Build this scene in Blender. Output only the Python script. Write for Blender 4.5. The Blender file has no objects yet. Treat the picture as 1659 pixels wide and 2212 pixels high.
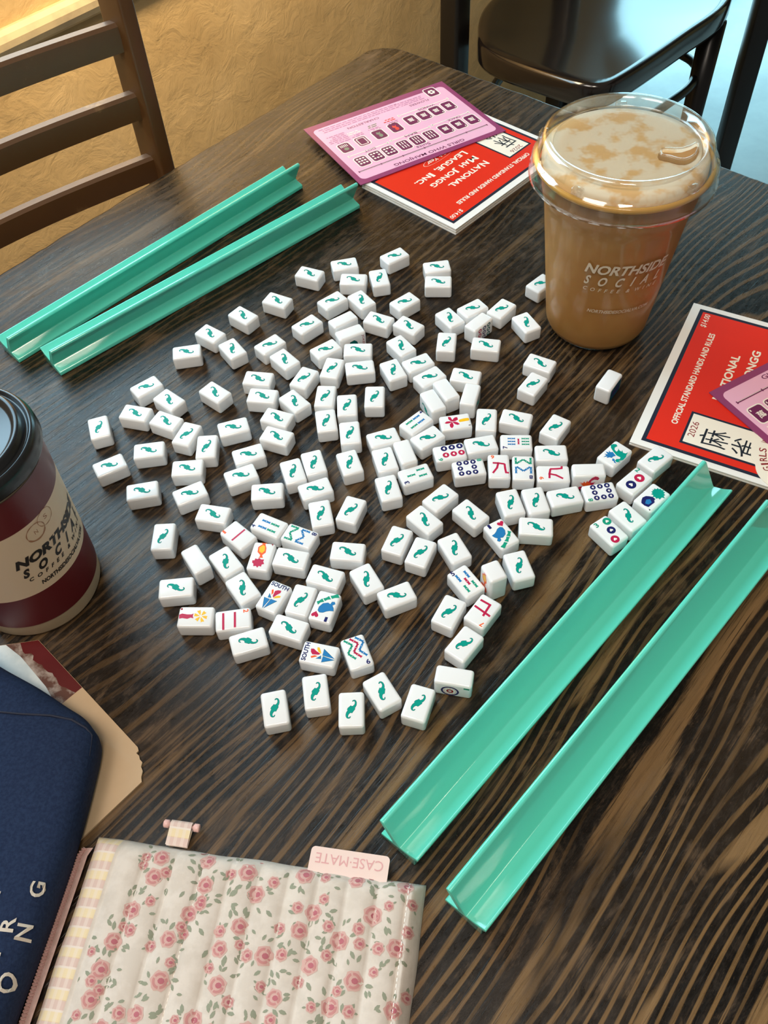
import bpy, bmesh, math, random
from mathutils import Vector, Matrix, noise

# ---------------------------------------------------------------- units: 1 u = 0.62 mm, table top at z = 0 u
S = 0.00062
ZT = 1190 * S
C = bpy.context.scene.collection
sc = bpy.context.scene

def V(x, y, z=0.0):
    return Vector((x * S, y * S, ZT + z * S))

# ---------------------------------------------------------------- camera
FPX, PITCH, ROLL, HC = 1947.80, 0.9197322, -0.0708027, 657.057
cam = bpy.data.cameras.new('camera'); camo = bpy.data.objects.new('camera', cam); C.objects.link(camo)
cam.sensor_fit = 'VERTICAL'; cam.sensor_height = 24.0; cam.lens = FPX / 2212.0 * 24.0
cam.clip_start = 0.01; cam.clip_end = 60
Fw = Vector((0, math.cos(PITCH), -math.sin(PITCH))); Rt = Vector((1, 0, 0)); Up = Vector((0, math.sin(PITCH), math.cos(PITCH)))
cr_, sr_ = math.cos(ROLL), math.sin(ROLL)
ex = Rt * cr_ + Up * sr_
ey = Rt * -sr_ + Up * cr_
M = Matrix((ex, ey, -Fw)).transposed().to_4x4(); M.translation = V(0, 0, HC)
camo.matrix_world = M
sc.camera = camo

# ---------------------------------------------------------------- look
sc.view_settings.view_transform = 'Standard'; sc.view_settings.look = 'None'
sc.view_settings.gamma = 1.0; sc.view_settings.use_curve_mapping = False
sc.view_settings.exposure = 0.0
sc.cycles.use_denoising = True
sc.cycles.max_bounces = 8; sc.cycles.transparent_max_bounces = 12
sc.cycles.sample_clamp_indirect = 6.0

world = bpy.data.worlds.new('room_air'); sc.world = world; world.use_nodes = True
world.node_tree.nodes['Background'].inputs[0].default_value = (1.0, 0.93, 0.84, 1)
world.node_tree.nodes['Background'].inputs[1].default_value = 0.16

def area(name, loc, target, size, size_y, power, color):
    l = bpy.data.lights.new(name, 'AREA'); l.shape = 'RECTANGLE'; l.size = size; l.size_y = size_y
    l.energy = power; l.color = color
    o = bpy.data.objects.new(name, l); C.objects.link(o); o.location = loc
    o.rotation_euler = (Vector(target) - Vector(loc)).to_track_quat('-Z', 'Y').to_euler()
    return o

# table frame: corner K, A runs along the wall, N points out through the wall
K = Vector((62.0, 1405.0)); A = Vector((0.69, 0.725)).normalized(); N = Vector((-A.y, A.x))
ANG = math.atan2(A.y, A.x)
def W(a, n, z=0.0):
    p = K + A * a + N * n
    return V(p.x, p.y, z)

area('ceiling_lamp_warm', W(-1800, -400, 2300), W(-700, -500, 0), 0.6, 0.6, 11.3, (1.0, 0.90, 0.80))
area('ceiling_lamp_near', W(-1500, -1500, 2400), W(-900, -800, 0), 0.35, 0.35, 9.0, (1.0, 0.88, 0.74))
area('wall_fill_light', W(60, 430, 620), W(60, 760, 270), 0.6, 0.12, 8.5, (1.0, 0.76, 0.44))  # added unseen lamp, turned to the wall to brighten it

# ---------------------------------------------------------------- helpers
def s2l(c):
    return tuple((v / 255.0 / 12.92) if v / 255.0 <= 0.04045 else ((v / 255.0 + 0.055) / 1.055) ** 2.4 for v in c)

def mat(name, col, rough=0.5, **kw):
    m = bpy.data.materials.new(name); m.use_nodes = True
    b = m.node_tree.nodes['Principled BSDF']
    if max(col) > 1.0: col = s2l(col)
    b.inputs['Base Color'].default_value = (*col, 1); b.inputs['Roughness'].default_value = rough
    for k, v in kw.items():
        b.inputs[k.replace('_', ' ')].default_value = v
    return m

def nodes(m):
    nt = m.node_tree; return nt, nt.nodes, nt.links, nt.nodes['Principled BSDF']

def nn(ns, typ, **kw):
    n = ns.new(typ)
    for k, v in kw.items():
        if k.startswith('i_'):
            key = k[2:]
            key = int(key) if key.isdigit() else key.replace('_', ' ')
            n.inputs[key].default_value = v
        else: setattr(n, k, v)
    return n

def ramp(ns, stops):
    r = ns.new('ShaderNodeValToRGB'); e = r.color_ramp.elements
    while len(e) > 1: e.remove(e[-1])
    e[0].position = stops[0][0]; e[0].color = (*stops[0][1], 1)
    for p, c in stops[1:]:
        x = e.new(p); x.color = (*c, 1)
    return r

def tag(o, label=None, cat=None, group=None, kind=None):
    if label: o['label'] = label
    if cat: o['category'] = cat
    if group: o['group'] = group
    if kind: o['kind'] = kind
    return o

def mesh(name, verts, faces, mats, mi=None, smooth=False):
    me = bpy.data.meshes.new(name)
    me.from_pydata([(v[0] * S, v[1] * S, v[2] * S) for v in verts], [], faces)
    for m in mats: me.materials.append(m)
    if mi: me.polygons.foreach_set('material_index', mi)
    if smooth: me.polygons.foreach_set('use_smooth', [True] * len(me.polygons))
    me.update(); return me

def obj(name, me, parent=None, loc=None, rotz=0.0, mtx=None):
    o = bpy.data.objects.new(name, me); C.objects.link(o)
    if parent: o.parent = parent
    if mtx is not None: o.matrix_local = mtx
    else:
        if loc is not None: o.location = loc
        o.rotation_euler = (0, 0, rotz)
    return o

def empty(name, loc=(0, 0, 0), rotz=0.0):
    o = bpy.data.objects.new(name, None); C.objects.link(o); o.location = loc; o.rotation_euler = (0, 0, rotz)
    o.empty_display_size = 0.02
    return o

class MB:
    """collects geometry (in u) with a material index per face"""
    def __init__(s): s.v = []; s.f = []; s.m = []
    def add(s, vs, fs, m=0):
        o = len(s.v); s.v += [tuple(v) for v in vs]
        for f in fs: s.f.append([i + o for i in f]); s.m.append(m)
    def poly(s, pts, z=0.0, m=0):
        a = sum(pts[i][0] * pts[(i + 1) % len(pts)][1] - pts[(i + 1) % len(pts)][0] * pts[i][1] for i in range(len(pts)))
        if a < 0: pts = pts[::-1]
        s.add([(p[0], p[1], z) for p in pts], [list(range(len(pts)))], m)
    def rect(s, x0, y0, x1, y1, z=0.0, m=0): s.poly([(x0, y0), (x1, y0), (x1, y1), (x0, y1)], z, m)
    def disc(s, x, y, r, z=0.0, m=0, n=20, ry=None):
        s.poly([(x + r * math.cos(t), y + (ry or r) * math.sin(t)) for t in (2 * math.pi * i / n for i in range(n))], z, m)
    def ring(s, x, y, r0, r1, z=0.0, m=0, n=24, k=1.0):
        vs = []
        for i in range(n):
            t = 2 * math.pi * i / n
            vs += [(x + r0 * math.cos(t), y + k * r0 * math.sin(t), z), (x + r1 * math.cos(t), y + k * r1 * math.sin(t), z)]
        s.add(vs, [[2 * i, 2 * i + 1, (2 * i + 3) % (2 * n), (2 * i + 2) % (2 * n)] for i in range(n)], m)
    def stroke(s, pts, w, z=0.0, m=0, cap=0.0):
        for i in range(len(pts) - 1):
            a = Vector(pts[i][:2]); b = Vector(pts[i + 1][:2]); d = (b - a).normalized(); n = Vector((-d.y, d.x)) * w / 2
            a = a - d * (cap if i == 0 else w * .42); b = b + d * (cap if i == len(pts) - 2 else w * .42)
            s.poly([tuple(a - n), tuple(b - n), tuple(b + n), tuple(a + n)], z + i * 0.01, m)
    def rrect(s, x0, y0, x1, y1, r, z=0.0, m=0, n=5):
        p = []
        for cx, cy, t0 in ((x1 - r, y1 - r, 0), (x0 + r, y1 - r, 90), (x0 + r, y0 + r, 180), (x1 - r, y0 + r, 270)):
            for i in range(n + 1):
                t = math.radians(t0 + 90 * i / n); p.append((cx + r * math.cos(t), cy + r * math.sin(t)))
        s.poly(p, z, m)
    def box(s, x0, y0, z0, x1, y1, z1, m=0):
        s.add([(x0, y0, z0), (x1, y0, z0), (x1, y1, z0), (x0, y1, z0), (x0, y0, z1), (x1, y0, z1), (x1, y1, z1), (x0, y1, z1)],
              [[0, 3, 2, 1], [4, 5, 6, 7], [0, 1, 5, 4], [1, 2, 6, 5], [2, 3, 7, 6], [3, 0, 4, 7]], m)
    def lathe(s, prof, n=96, m=0, cx=0, cy=0, close=False, z=0):
        vs = []; k = len(prof)
        for i in range(n):
            t = 2 * math.pi * i / n
            vs += [(cx + r * math.cos(t), cy + r * math.sin(t), zz + z) for r, zz in prof]
        fs = []
        for i in range(n):
            j = (i + 1) % n
            for q in range(k - 1 + (1 if close else 0)):
                q2 = (q + 1) % k
                fs.append([i * k + q, j * k + q, j * k + q2, i * k + q2])
        s.add(vs, fs, m)
    def prism(s, prof, y0, y1, m=0, seg=1):
        """profile in (x, z) extruded along y, capped"""
        k = len(prof); vs = []
        for q in range(seg + 1):
            y = y0 + (y1 - y0) * q / seg
            vs += [(x, y, z) for x, z in prof]
        fs = [[q * k + i, q * k + (i + 1) % k, (q + 1) * k + (i + 1) % k, (q + 1) * k + i] for q in range(seg) for i in range(k)]
        fs += [list(range(k))[::-1], [seg * k + i for i in range(k)]]
        s.add(vs, fs, m)
    def tube(s, pts, r, n=10, m=0):
        P = [Vector(p) for p in pts]; k = len(P); vs = []
        for i, p in enumerate(P):
            t = (P[min(i + 1, k - 1)] - P[max(i - 1, 0)]).normalized()
            u = t.cross(Vector((0, 0, 1)))
            u = u.normalized() if u.length > 1e-4 else Vector((1, 0, 0)); w = t.cross(u)
            rr = r[i] if isinstance(r, (list, tuple)) else r
            vs += [tuple(p + (u * math.cos(a) + w * math.sin(a)) * rr) for a in (2 * math.pi * j / n for j in range(n))]
        fs = [[i * n + j, i * n + (j + 1) % n, (i + 1) * n + (j + 1) % n, (i + 1) * n + j] for i in range(k - 1) for j in range(n)]
        fs += [list(range(n))[::-1], [(k - 1) * n + j for j in range(n)]]
        s.add(vs, fs, m)
    def mesh(s, name, mats, smooth=False): return mesh(name, s.v, s.f, mats, s.m, smooth)

def bevel_mesh(me, width, seg=2, angle=0.6, smooth=True):
    bm = bmesh.new(); bm.from_mesh(me)
    bmesh.ops.recalc_face_normals(bm, faces=bm.faces)
    ed = [e for e in bm.edges if len(e.link_faces) == 2 and e.calc_face_angle(0) > angle]
    bmesh.ops.bevel(bm, geom=ed, offset=width * S, offset_type='OFFSET', segments=seg, profile=0.5, affect='EDGES', clamp_overlap=True)
    bm.to_mesh(me); bm.free()
    if smooth:
        me.polygons.foreach_set('use_smooth', [True] * len(me.polygons))
        try: me.set_sharp_from_angle(angle=math.radians(50))
        except Exception: pass
    me.update(); return me

def recalc(me):
    bm = bmesh.new(); bm.from_mesh(me); bmesh.ops.recalc_face_normals(bm, faces=bm.faces); bm.to_mesh(me); bm.free(); return me

# text: glyph outlines of Blender's own font as polygons, cached
_tc = {}
def glyphs(txt, bold=0.0):
    key = (txt, bold)
    if key in _tc: return _tc[key]
    cu = bpy.data.curves.new('t', 'FONT'); cu.body = txt; cu.size = 1.0; cu.offset = bold; cu.resolution_u = 3
    o = bpy.data.objects.new('t', cu); C.objects.link(o)
    dg = bpy.context.evaluated_depsgraph_get(); me = o.evaluated_get(dg).to_mesh()
    vs = [tuple(v.co) for v in me.vertices]; fs = [list(p.vertices) for p in me.polygons]
    o.evaluated_get(dg).to_mesh_clear(); bpy.data.objects.remove(o); bpy.data.curves.remove(cu)
    _tc[key] = (vs, fs); return vs, fs

def put_text(mb, txt, x0, y0, x1, y1, z=0.0, m=0, bold=0.0, rot=0.0, slant=0.0, fn=None):
    """fit the text's box to x0..x1, y0..y1 (before rotation about the box centre)"""
    vs, fs = glyphs(txt, bold)
    if not vs: return
    ax = min(v[0] for v in vs); bx = max(v[0] for v in vs); ay = min(v[1] for v in vs); by = max(v[1] for v in vs)
    cx, cy = (x0 + x1) / 2, (y0 + y1) / 2; c, s_ = math.cos(rot), math.sin(rot); out = []
    for v in vs:
        x = x0 + (v[0] - ax) / max(bx - ax, 1e-6) * (x1 - x0); y = y0 + (v[1] - ay) / max(by - ay, 1e-6) * (y1 - y0)
        x += slant * (y - y0)
        x, y = cx + (x - cx) * c - (y - cy) * s_, cy + (x - cx) * s_ + (y - cy) * c
        out.append(fn(x, y) if fn else (x, y, z))
    mb.add(out, fs, m)

# ================================================================ MATERIALS
def wood_mat():
    m = mat('dark_stained_pine', (0.03, 0.02, 0.015), 0.4); nt, ns, ln, b = nodes(m)
    tc = nn(ns, 'ShaderNodeTexCoord')
    mp = nn(ns, 'ShaderNodeMapping'); mp.inputs['Scale'].default_value = (1 / S / 100, 1 / S / 100, 1 / S / 100)   # now 1 = 100 u
    ln.new(tc.outputs['Object'], mp.inputs[0])
    def stretched(sx, sy, scale, detail=6, rough=.55, dist=0.0, off=0.0):
        q = nn(ns, 'ShaderNodeMapping'); q.inputs['Scale'].default_value = (sx, sy, 1); q.inputs['Location'].default_value = (off, off * .7, 0)
        ln.new(mp.outputs[0], q.inputs[0])
        t = nn(ns, 'ShaderNodeTexNoise', i_Scale=scale, i_Detail=detail, i_Roughness=rough, i_Distortion=dist); ln.new(q.outputs[0], t.inputs['Vector']); return t.outputs[0]
    def mth(op, a, bb, clamp=False):
        q = nn(ns, 'ShaderNodeMath', operation=op, use_clamp=clamp)
        for i, x in enumerate((a, bb)):
            if isinstance(x, (int, float)): q.inputs[i].default_value = x
            elif x is not None: ln.new(x, q.inputs[i])
        return q.outputs[0]
    def mr(x, a, bb, c=0.0, d=1.0):
        q = nn(ns, 'ShaderNodeMapRange'); q.inputs[1].default_value = a; q.inputs[2].default_value = bb; q.inputs[3].default_value = c; q.inputs[4].default_value = d
        ln.new(x, q.inputs[0]); return q.outputs[0]
    sep = nn(ns, 'ShaderNodeSeparateXYZ'); ln.new(mp.outputs[0], sep.inputs[0])
    warp = stretched(.11, .45, 1.3, 2, .5, 0, 3.1)
    warp2 = stretched(.5, 2.2, 1.0, 3, .6, 0, 7.7)
    y = mth('ADD', sep.outputs[1], mth('MULTIPLY', warp, 1.5)); y = mth('ADD', y, mth('MULTIPLY', warp2, .05))
    edge_n = stretched(.45, 7, 2.0, 6, .7, 0, 21.0)
    ph = mth('ADD', mth('SINE', mth('MULTIPLY', y, 66.0), None), mth('MULTIPLY', edge_n, .9))
    near = mr(sep.outputs[1], -5.0, -10.0, .30, 1.0)
    rings = mth('MULTIPLY', mr(ph, .80, 1.2), near)
    slow = mth('ADD', mth('SINE', mth('MULTIPLY', y, 8.3), None), mth('MULTIPLY', edge_n, .55))
    bandm = mth('MULTIPLY', mr(slow, 1.13, 1.22), near)                                   # thin light growth lines
    rmask = mr(stretched(.16, .8, 1.2, 3, .6, .4, 1.3), .37, .50)
    wear = mr(stretched(.6, 1.6, 2.4, 9, .70, .5, 9.0), .53, .68)
    fib = stretched(.35, 22, 3.0, 5, .7, 0, 2.0)
    fibm = mr(fib, .52, .72)
    tone = stretched(.3, 1.0, 1.1, 4, .6, .3, 5.0)
    base = ramp(ns, [(.30, (.0022, .0015, .0010)), (.50, (.0065, .0040, .0022)), (.72, (.020, .0115, .0052))]); ln.new(tone, base.inputs[0])
    def mix(fac, c1, c2, blend='MIX'):
        q = nn(ns, 'ShaderNodeMix', data_type='RGBA', blend_type=blend)
        if isinstance(fac, float): q.inputs[0].default_value = fac
        else: ln.new(fac, q.inputs[0])
        for i, c_ in ((6, c1), (7, c2)):
            if isinstance(c_, tuple): q.inputs[i].default_value = (*c_, 1)
            else: ln.new(c_, q.inputs[i])
        return q.outputs[2]
    col = mix(mth('MULTIPLY', mth('MULTIPLY', rings, rmask), mr(fib, .35, .6, .5, 1.0)), base.outputs[0], (.215, .120, .045))
    col = mix(mth('MULTIPLY', mth('MULTIPLY', bandm, mr(stretched(.2, 1.0, 1.4, 3, .6, .4, 31.0), .46, .54)), mr(edge_n, .35, .5, .55, 1.0)), col, (.215, .125, .052))
    col = mix(mth('MULTIPLY', fibm, .40), col, (.050, .027, .012))
    col = mix(mth('MULTIPLY', wear, mr(fib, .38, .60, .1, .8)), col, (.150, .088, .042))
    deep = mr(stretched(.3, 18, 4.0, 3, .6, 0, 12.0), .60, .68); col = mix(mth('MULTIPLY', deep, .8), col, (.003, .0025, .002))
    mot = stretched(2.2, 5.5, 2.6, 10, .78, .4, 41.0); far = mr(sep.outputs[1], -9.0, -3.0, .25, 1.0)
    col = mix(mth('MULTIPLY', mth('MULTIPLY', mr(mot, .52, .66), far), .75), col, (.088, .055, .030))
    spk = stretched(9, 30, 3.2, 4, .8, 0, 51.0); col = mix(mth('MULTIPLY', mr(spk, .60, .72), .55), col, (.135, .085, .045))
    ln.new(col, b.inputs['Base Color'])
    rg = mr(tone, .3, .7, .26, .36); ln.new(mth('ADD', mth('ADD', rg, mth('MULTIPLY', wear, .18)), mr(mot, .35, .65, -.10, .14)), b.inputs['Roughness'])
    b.inputs['Specular IOR Level'].default_value = .36
    h = mth('ADD', mth('MULTIPLY', rings, .5), mth('MULTIPLY', fib, 1.2)); h = mth('ADD', h, mth('MULTIPLY', deep, -1.0)); h = mth('ADD', h, mth('MULTIPLY', mot, 1.2)); h = mth('ADD', h, mth('MULTIPLY', spk, .8))
    bp = nn(ns, 'ShaderNodeBump', i_Strength=.30, i_Distance=.0004); ln.new(h, bp.inputs['Height']); ln.new(bp.outputs[0], b.inputs['Normal'])
    return m

def plaster_mat():
    m = mat('ochre_plaster', (.52, .36, .18), .75); nt, ns, ln, b = nodes(m)
    tc = nn(ns, 'ShaderNodeTexCoord')
    t = nn(ns, 'ShaderNodeTexNoise', i_Scale=6.0, i_Detail=8.0, i_Roughness=.6); ln.new(tc.outputs['Object'], t.inputs['Vector'])
    r = ramp(ns, [(.3, (.50, .335, .15)), (.55, (.62, .43, .205)), (.75, (.70, .50, .26))]); ln.new(t.outputs[0], r.inputs[0]); ln.new(r.outputs[0], b.inputs['Base Color'])
    t2 = nn(ns, 'ShaderNodeTexNoise', i_Scale=28.0, i_Detail=10.0, i_Roughness=.62, i_Distortion=.6); ln.new(tc.outputs['Object'], t2.inputs['Vector'])
    bp = nn(ns, 'ShaderNodeBump', i_Strength=.5, i_Distance=.006); ln.new(t2.outputs[0], bp.inputs['Height']); ln.new(bp.outputs[0], b.inputs['Normal'])
    return m

def concrete_mat():
    m = mat('polished_concrete', (.30, .33, .33), .35); nt, ns, ln, b = nodes(m)
    tc = nn(ns, 'ShaderNodeTexCoord')
    t = nn(ns, 'ShaderNodeTexNoise', i_Scale=4.0, i_Detail=8.0, i_Roughness=.6); ln.new(tc.outputs['Object'], t.inputs['Vector'])
    r = ramp(ns, [(.3, (.20, .23, .235)), (.7, (.36, .39, .385))]); ln.new(t.outputs[0], r.inputs[0]); ln.new(r.outputs[0], b.inputs['Base Color'])
    return m

def worn_wood(name, dark, light, wear=.64, rough=.28):
    m = mat(name, dark, rough); nt, ns, ln, b = nodes(m)
    tc = nn(ns, 'ShaderNodeTexCoord')
    t = nn(ns, 'ShaderNodeTexNoise', i_Scale=45.0, i_Detail=8.0, i_Roughness=.7); ln.new(tc.outputs['Object'], t.inputs['Vector'])
    t3 = nn(ns, 'ShaderNodeTexNoise', i_Scale=9.0, i_Detail=3.0); ln.new(tc.outputs['Object'], t3.inputs['Vector'])
    mu = nn(ns, 'ShaderNodeMath', operation='MULTIPLY'); ln.new(t.outputs[0], mu.inputs[0]); ln.new(t3.outputs[0], mu.inputs[1])
    r = ramp(ns, [(0, dark), (wear * .5, tuple(v * 1.3 for v in dark)), (wear * .62, light)]); ln.new(mu.outputs[0], r.inputs[0]); ln.new(r.outputs[0], b.inputs['Base Color'])
    return m

def noisy(name, c1, c2, scale, rough=.5, lo=.4, hi=.6, detail=6, bump=0.0, **kw):
    m = mat(name, c1, rough, **kw); nt, ns, ln, b = nodes(m)
    tc = nn(ns, 'ShaderNodeTexCoord')
    t = nn(ns, 'ShaderNodeTexNoise', i_Scale=scale, i_Detail=detail, i_Roughness=.6); ln.new(tc.outputs['Object'], t.inputs['Vector'])
    r = ramp(ns, [(lo, c1), (hi, c2)]); ln.new(t.outputs[0], r.inputs[0]); ln.new(r.outputs[0], b.inputs['Base Color'])
    if bump:
        bp = nn(ns, 'ShaderNodeBump', i_Strength=.6, i_Distance=bump); ln.new(t.outputs[0], bp.inputs['Height']); ln.new(bp.outputs[0], b.inputs['Normal'])
    return m

def clear_plastic(name, tint=(1, 1, 1), gloss=.06, edge=.55, start=.45):
    m = bpy.data.materials.new(name); m.use_nodes = True; nt = m.node_tree; ns = nt.nodes; ln = nt.links; ns.clear()
    out = nn(ns, 'ShaderNodeOutputMaterial'); tr = nn(ns, 'ShaderNodeBsdfTransparent'); gl = nn(ns, 'ShaderNodeBsdfGlossy')
    tr.inputs[0].default_value = (*tint, 1); gl.inputs['Roughness'].default_value = .07; gl.inputs[0].default_value = (1, 1, 1, 1)
    lw = nn(ns, 'ShaderNodeLayerWeight', i_Blend=.42); mr_ = nn(ns, 'ShaderNodeMapRange')
    mr_.inputs[1].default_value = start; mr_.inputs[2].default_value = 1; mr_.inputs[3].default_value = gloss; mr_.inputs[4].default_value = edge
    ln.new(lw.outputs['Facing'], mr_.inputs[0])
    mx = nn(ns, 'ShaderNodeMixShader'); ln.new(mr_.outputs[0], mx.inputs[0]); ln.new(tr.outputs[0], mx.inputs[1]); ln.new(gl.outputs[0], mx.inputs[2])
    ln.new(mx.outputs[0], out.inputs[0]); return m

M_WOOD = wood_mat(); M_PLASTER = plaster_mat(); M_FLOOR = concrete_mat()
M_CHAIR = worn_wood('worn_brown_varnish', (.085, .036, .010), (.22, .12, .045), .66, .42)
M_DARK = mat('black_brown_lacquer', (.010, .007, .006), .16, Coat_Weight=.6, Coat_Roughness=.12)
M_LEG = mat('black_leg_paint', (.008, .007, .007), .3)
M_TRIM = noisy('cream_painted_rail', (.56, .45, .28), (.38, .30, .20), 30, .5, .45, .75)
M_ACR = mat('aqua_acrylic', (96, 214, 192), .12, Coat_Weight=.5, Coat_Roughness=.05)
M_ACR.node_tree.nodes['Principled BSDF'].inputs['Subsurface Weight'].default_value = .12
M_ACR.node_tree.nodes['Principled BSDF'].inputs['Subsurface Radius'].default_value = (.001, .003, .003)
M_TILE = mat('white_melamine', (.82, .825, .82), .2, Coat_Weight=.35, Coat_Roughness=.06)
M_TEAL = mat('teal_inlay', (0, 146, 130), .45, Specular_IOR_Level=.15); M_TEALD = mat('dark_teal_print_and_shade', (6, 92, 88), .5, Specular_IOR_Level=.1)
M_NAVY = mat('navy_ink', (22, 28, 92), .3); M_CRIM = mat('crimson_ink', (186, 26, 72), .3)
M_GRN = mat('green_ink', (14, 150, 120), .3); M_BLUE = mat('blue_ink', (32, 118, 178), .3)
M_ORG = mat('orange_ink', (238, 92, 34), .3); M_YEL = mat('yellow_ink', (240, 186, 30), .3); M_INK = mat('black_ink', (30, 24, 24), .4)
M_WHT = mat('white_ink', (240, 236, 228), .3); M_RED = mat('dark_red_ink', (150, 24, 28), .3)
DM = [M_TEAL, M_TEALD, M_NAVY, M_CRIM, M_GRN, M_BLUE, M_ORG, M_YEL, M_INK, M_WHT, M_RED]
TEAL, TEALD, NAVY, CRIM, GRN, BLUE, ORG, YEL, INK, WHT, RED = range(11)

# ================================================================ THE SETTING
def struct(name, mb, mats, loc=None, rotz=0.0, label=None):
    o = obj(name, mb.mesh(name, mats), None, loc, rotz); o['kind'] = 'structure'
    if label: o['label'] = label
    return o
O0 = W(0, 0, 0)
m_ = MB(); m_.box(-3500, -5200, -1230, 5600, 800, -1190); struct('floor', m_, [M_FLOOR], O0, ANG)
# long wall beside the table with a window opening up and to the left
WX0, WX1, WZ0, WZ1 = -1150, 60, 470, 1700
DX0, DX1 = 2120, 5000        # glazed shop front further along the same wall
m_ = MB()
m_.box(-3500, 760, -1190, WX0, 800, 3000); m_.box(WX1, 760, -1190, DX0, 800, 3000); m_.box(DX1, 760, -1190, 5600, 800, 3000)
m_.box(DX0, 760, 1500, DX1, 800, 3000); m_.box(DX0, 760, -1190, DX1, 800, -1120)
m_.box(WX0, 760, -1190, WX1, 800, WZ0); m_.box(WX0, 760, WZ1, WX1, 800, 3000)
struct('wall_left', m_, [M_PLASTER], O0, ANG)
M_PANE = mat('overcast_daylight_pane', (.7, .85, 1), .3); b_ = M_PANE.node_tree.nodes['Principled BSDF']
b_.inputs['Emission Color'].default_value = (.50, .80, 1.0, 1); b_.inputs['Emission Strength'].default_value = 9.0
M_PANE2 = mat('bright_daylight_pane', (.7, .85, 1), .3); b_ = M_PANE2.node_tree.nodes['Principled BSDF']
b_.inputs['Emission Color'].default_value = (.42, .84, 1.0, 1); b_.inputs['Emission Strength'].default_value = 6.0
m_ = MB(); m_.box(WX0, 775, WZ0, WX1, 785, WZ1, 0)
for a_ in (WX0, (WX0 + WX1) / 2 - 20, WX1 - 40): m_.box(a_, 755, WZ0, a_ + 40, 790, WZ1, 1)
for z_ in (WZ0, WZ1 - 40): m_.box(WX0, 755, z_, WX1, 790, z_ + 40, 1)
struct('window_1', m_, [M_PANE, M_TRIM], O0, ANG)
m_ = MB()
m_.box(5560, -5200, -1190, 5600, 800, 3000)
struct('wall_right', m_, [M_PLASTER], O0, ANG)
m_ = MB(); m_.box(DX0, 775, -1120, DX1, 785, 1500, 0)
for a_ in (DX0, 3080, 4040, DX1 - 40): m_.box(a_, 755, -1120, a_ + 40, 790, 1500, 1)
struct('window_2', m_, [M_PANE2, M_DARK], O0, ANG)
# horizontal half-round rail on the wall
m_ = MB(); pr = [(760, -100), (748, -98), (738, -104), (733, -114), (733, -126), (738, -138), (748, -146), (760, -150)]
m_.add([(a_, n_, z_) for a_ in (-3400, 1500) for n_, z_ in pr], [[i, i + 1, i + 9, i + 8] for i in range(7)] + [list(range(8)), list(range(8, 16))[::-1]], 0)
struct('trim_1', m_, [M_TRIM], O0, ANG)

# ================================================================ TABLE
tb = empty('wooden_table', W(0, 0, -1190), ANG)
tag(tb, 'dark stained wooden table with worn golden brown grain under the scattered tiles', 'table')
def in_table(o): o.parent = tb; return o
def rounded(x0, y0, x1, y1, r, n=8):
    p = []
    for cx, cy, t0 in ((x1 - r, y1 - r, 0), (x0 + r, y1 - r, 90), (x0 + r, y0 + r, 180), (x1 - r, y0 + r, 270)):
        for i in range(n + 1):
            t = math.radians(t0 + 90 * i / n); p.append((cx + r * math.cos(t), cy + r * math.sin(t)))
    return p
rnd = random.Random(5)
pts = rounded(-1330, -1290, -16, 6, 42)
# densify and roughen the worn edge
out = []
for i in range(len(pts)):
    a_ = Vector(pts[i]); b2 = Vector(pts[(i + 1) % len(pts)]); k = max(1, int((b2 - a_).length / 9))
    for j in range(k):
        p = a_.lerp(b2, j / k); d = noise.noise(Vector((p.x * .03, p.y * .03, 0))) * 2.2 + noise.noise(Vector((p.x * .1, p.y * .1, 4))) * 1.0
        c_ = Vector((-670, -640)); n_ = (p - c_).normalized(); out.append((p.x + n_.x * d, p.y + n_.y * d))
k = len(out); m_ = MB()
def ringz(s_, z): return [(x + (-670 - x) * s_ * 0.002, y + (-640 - y) * s_ * 0.002, z) for x, y in out]
vs = ringz(3.2, 0.0) + ringz(1.0, -1.2) + ringz(0, -5) + ringz(0, -46) + ringz(2, -50)
fs = [list(range(k))]
for q in range(4): fs += [[q * k + i, (q + 1) * k + i, (q + 1) * k + (i + 1) % k, q * k + (i + 1) % k] for i in range(k)]
fs.append([4 * k + i for i in range(k)][::-1]); m_.add(vs, fs)
in_table(obj('tabletop', m_.mesh('tabletop', [M_WOOD]), None, (0, 0, 1190 * S)))
m_ = MB(); m_.box(-700, -700, 60, -620, -620, 1139); in_table(obj('table_post', bevel_mesh(m_.mesh('table_post', [M_LEG]), 6)))
m_ = MB(); m_.box(-1050, -700, 0, -270, -620, 60); m_.box(-700, -1050, 0, -620, -270, 60); in_table(obj('table_foot', bevel_mesh(m_.mesh('table_foot', [M_LEG]), 6)))

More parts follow.
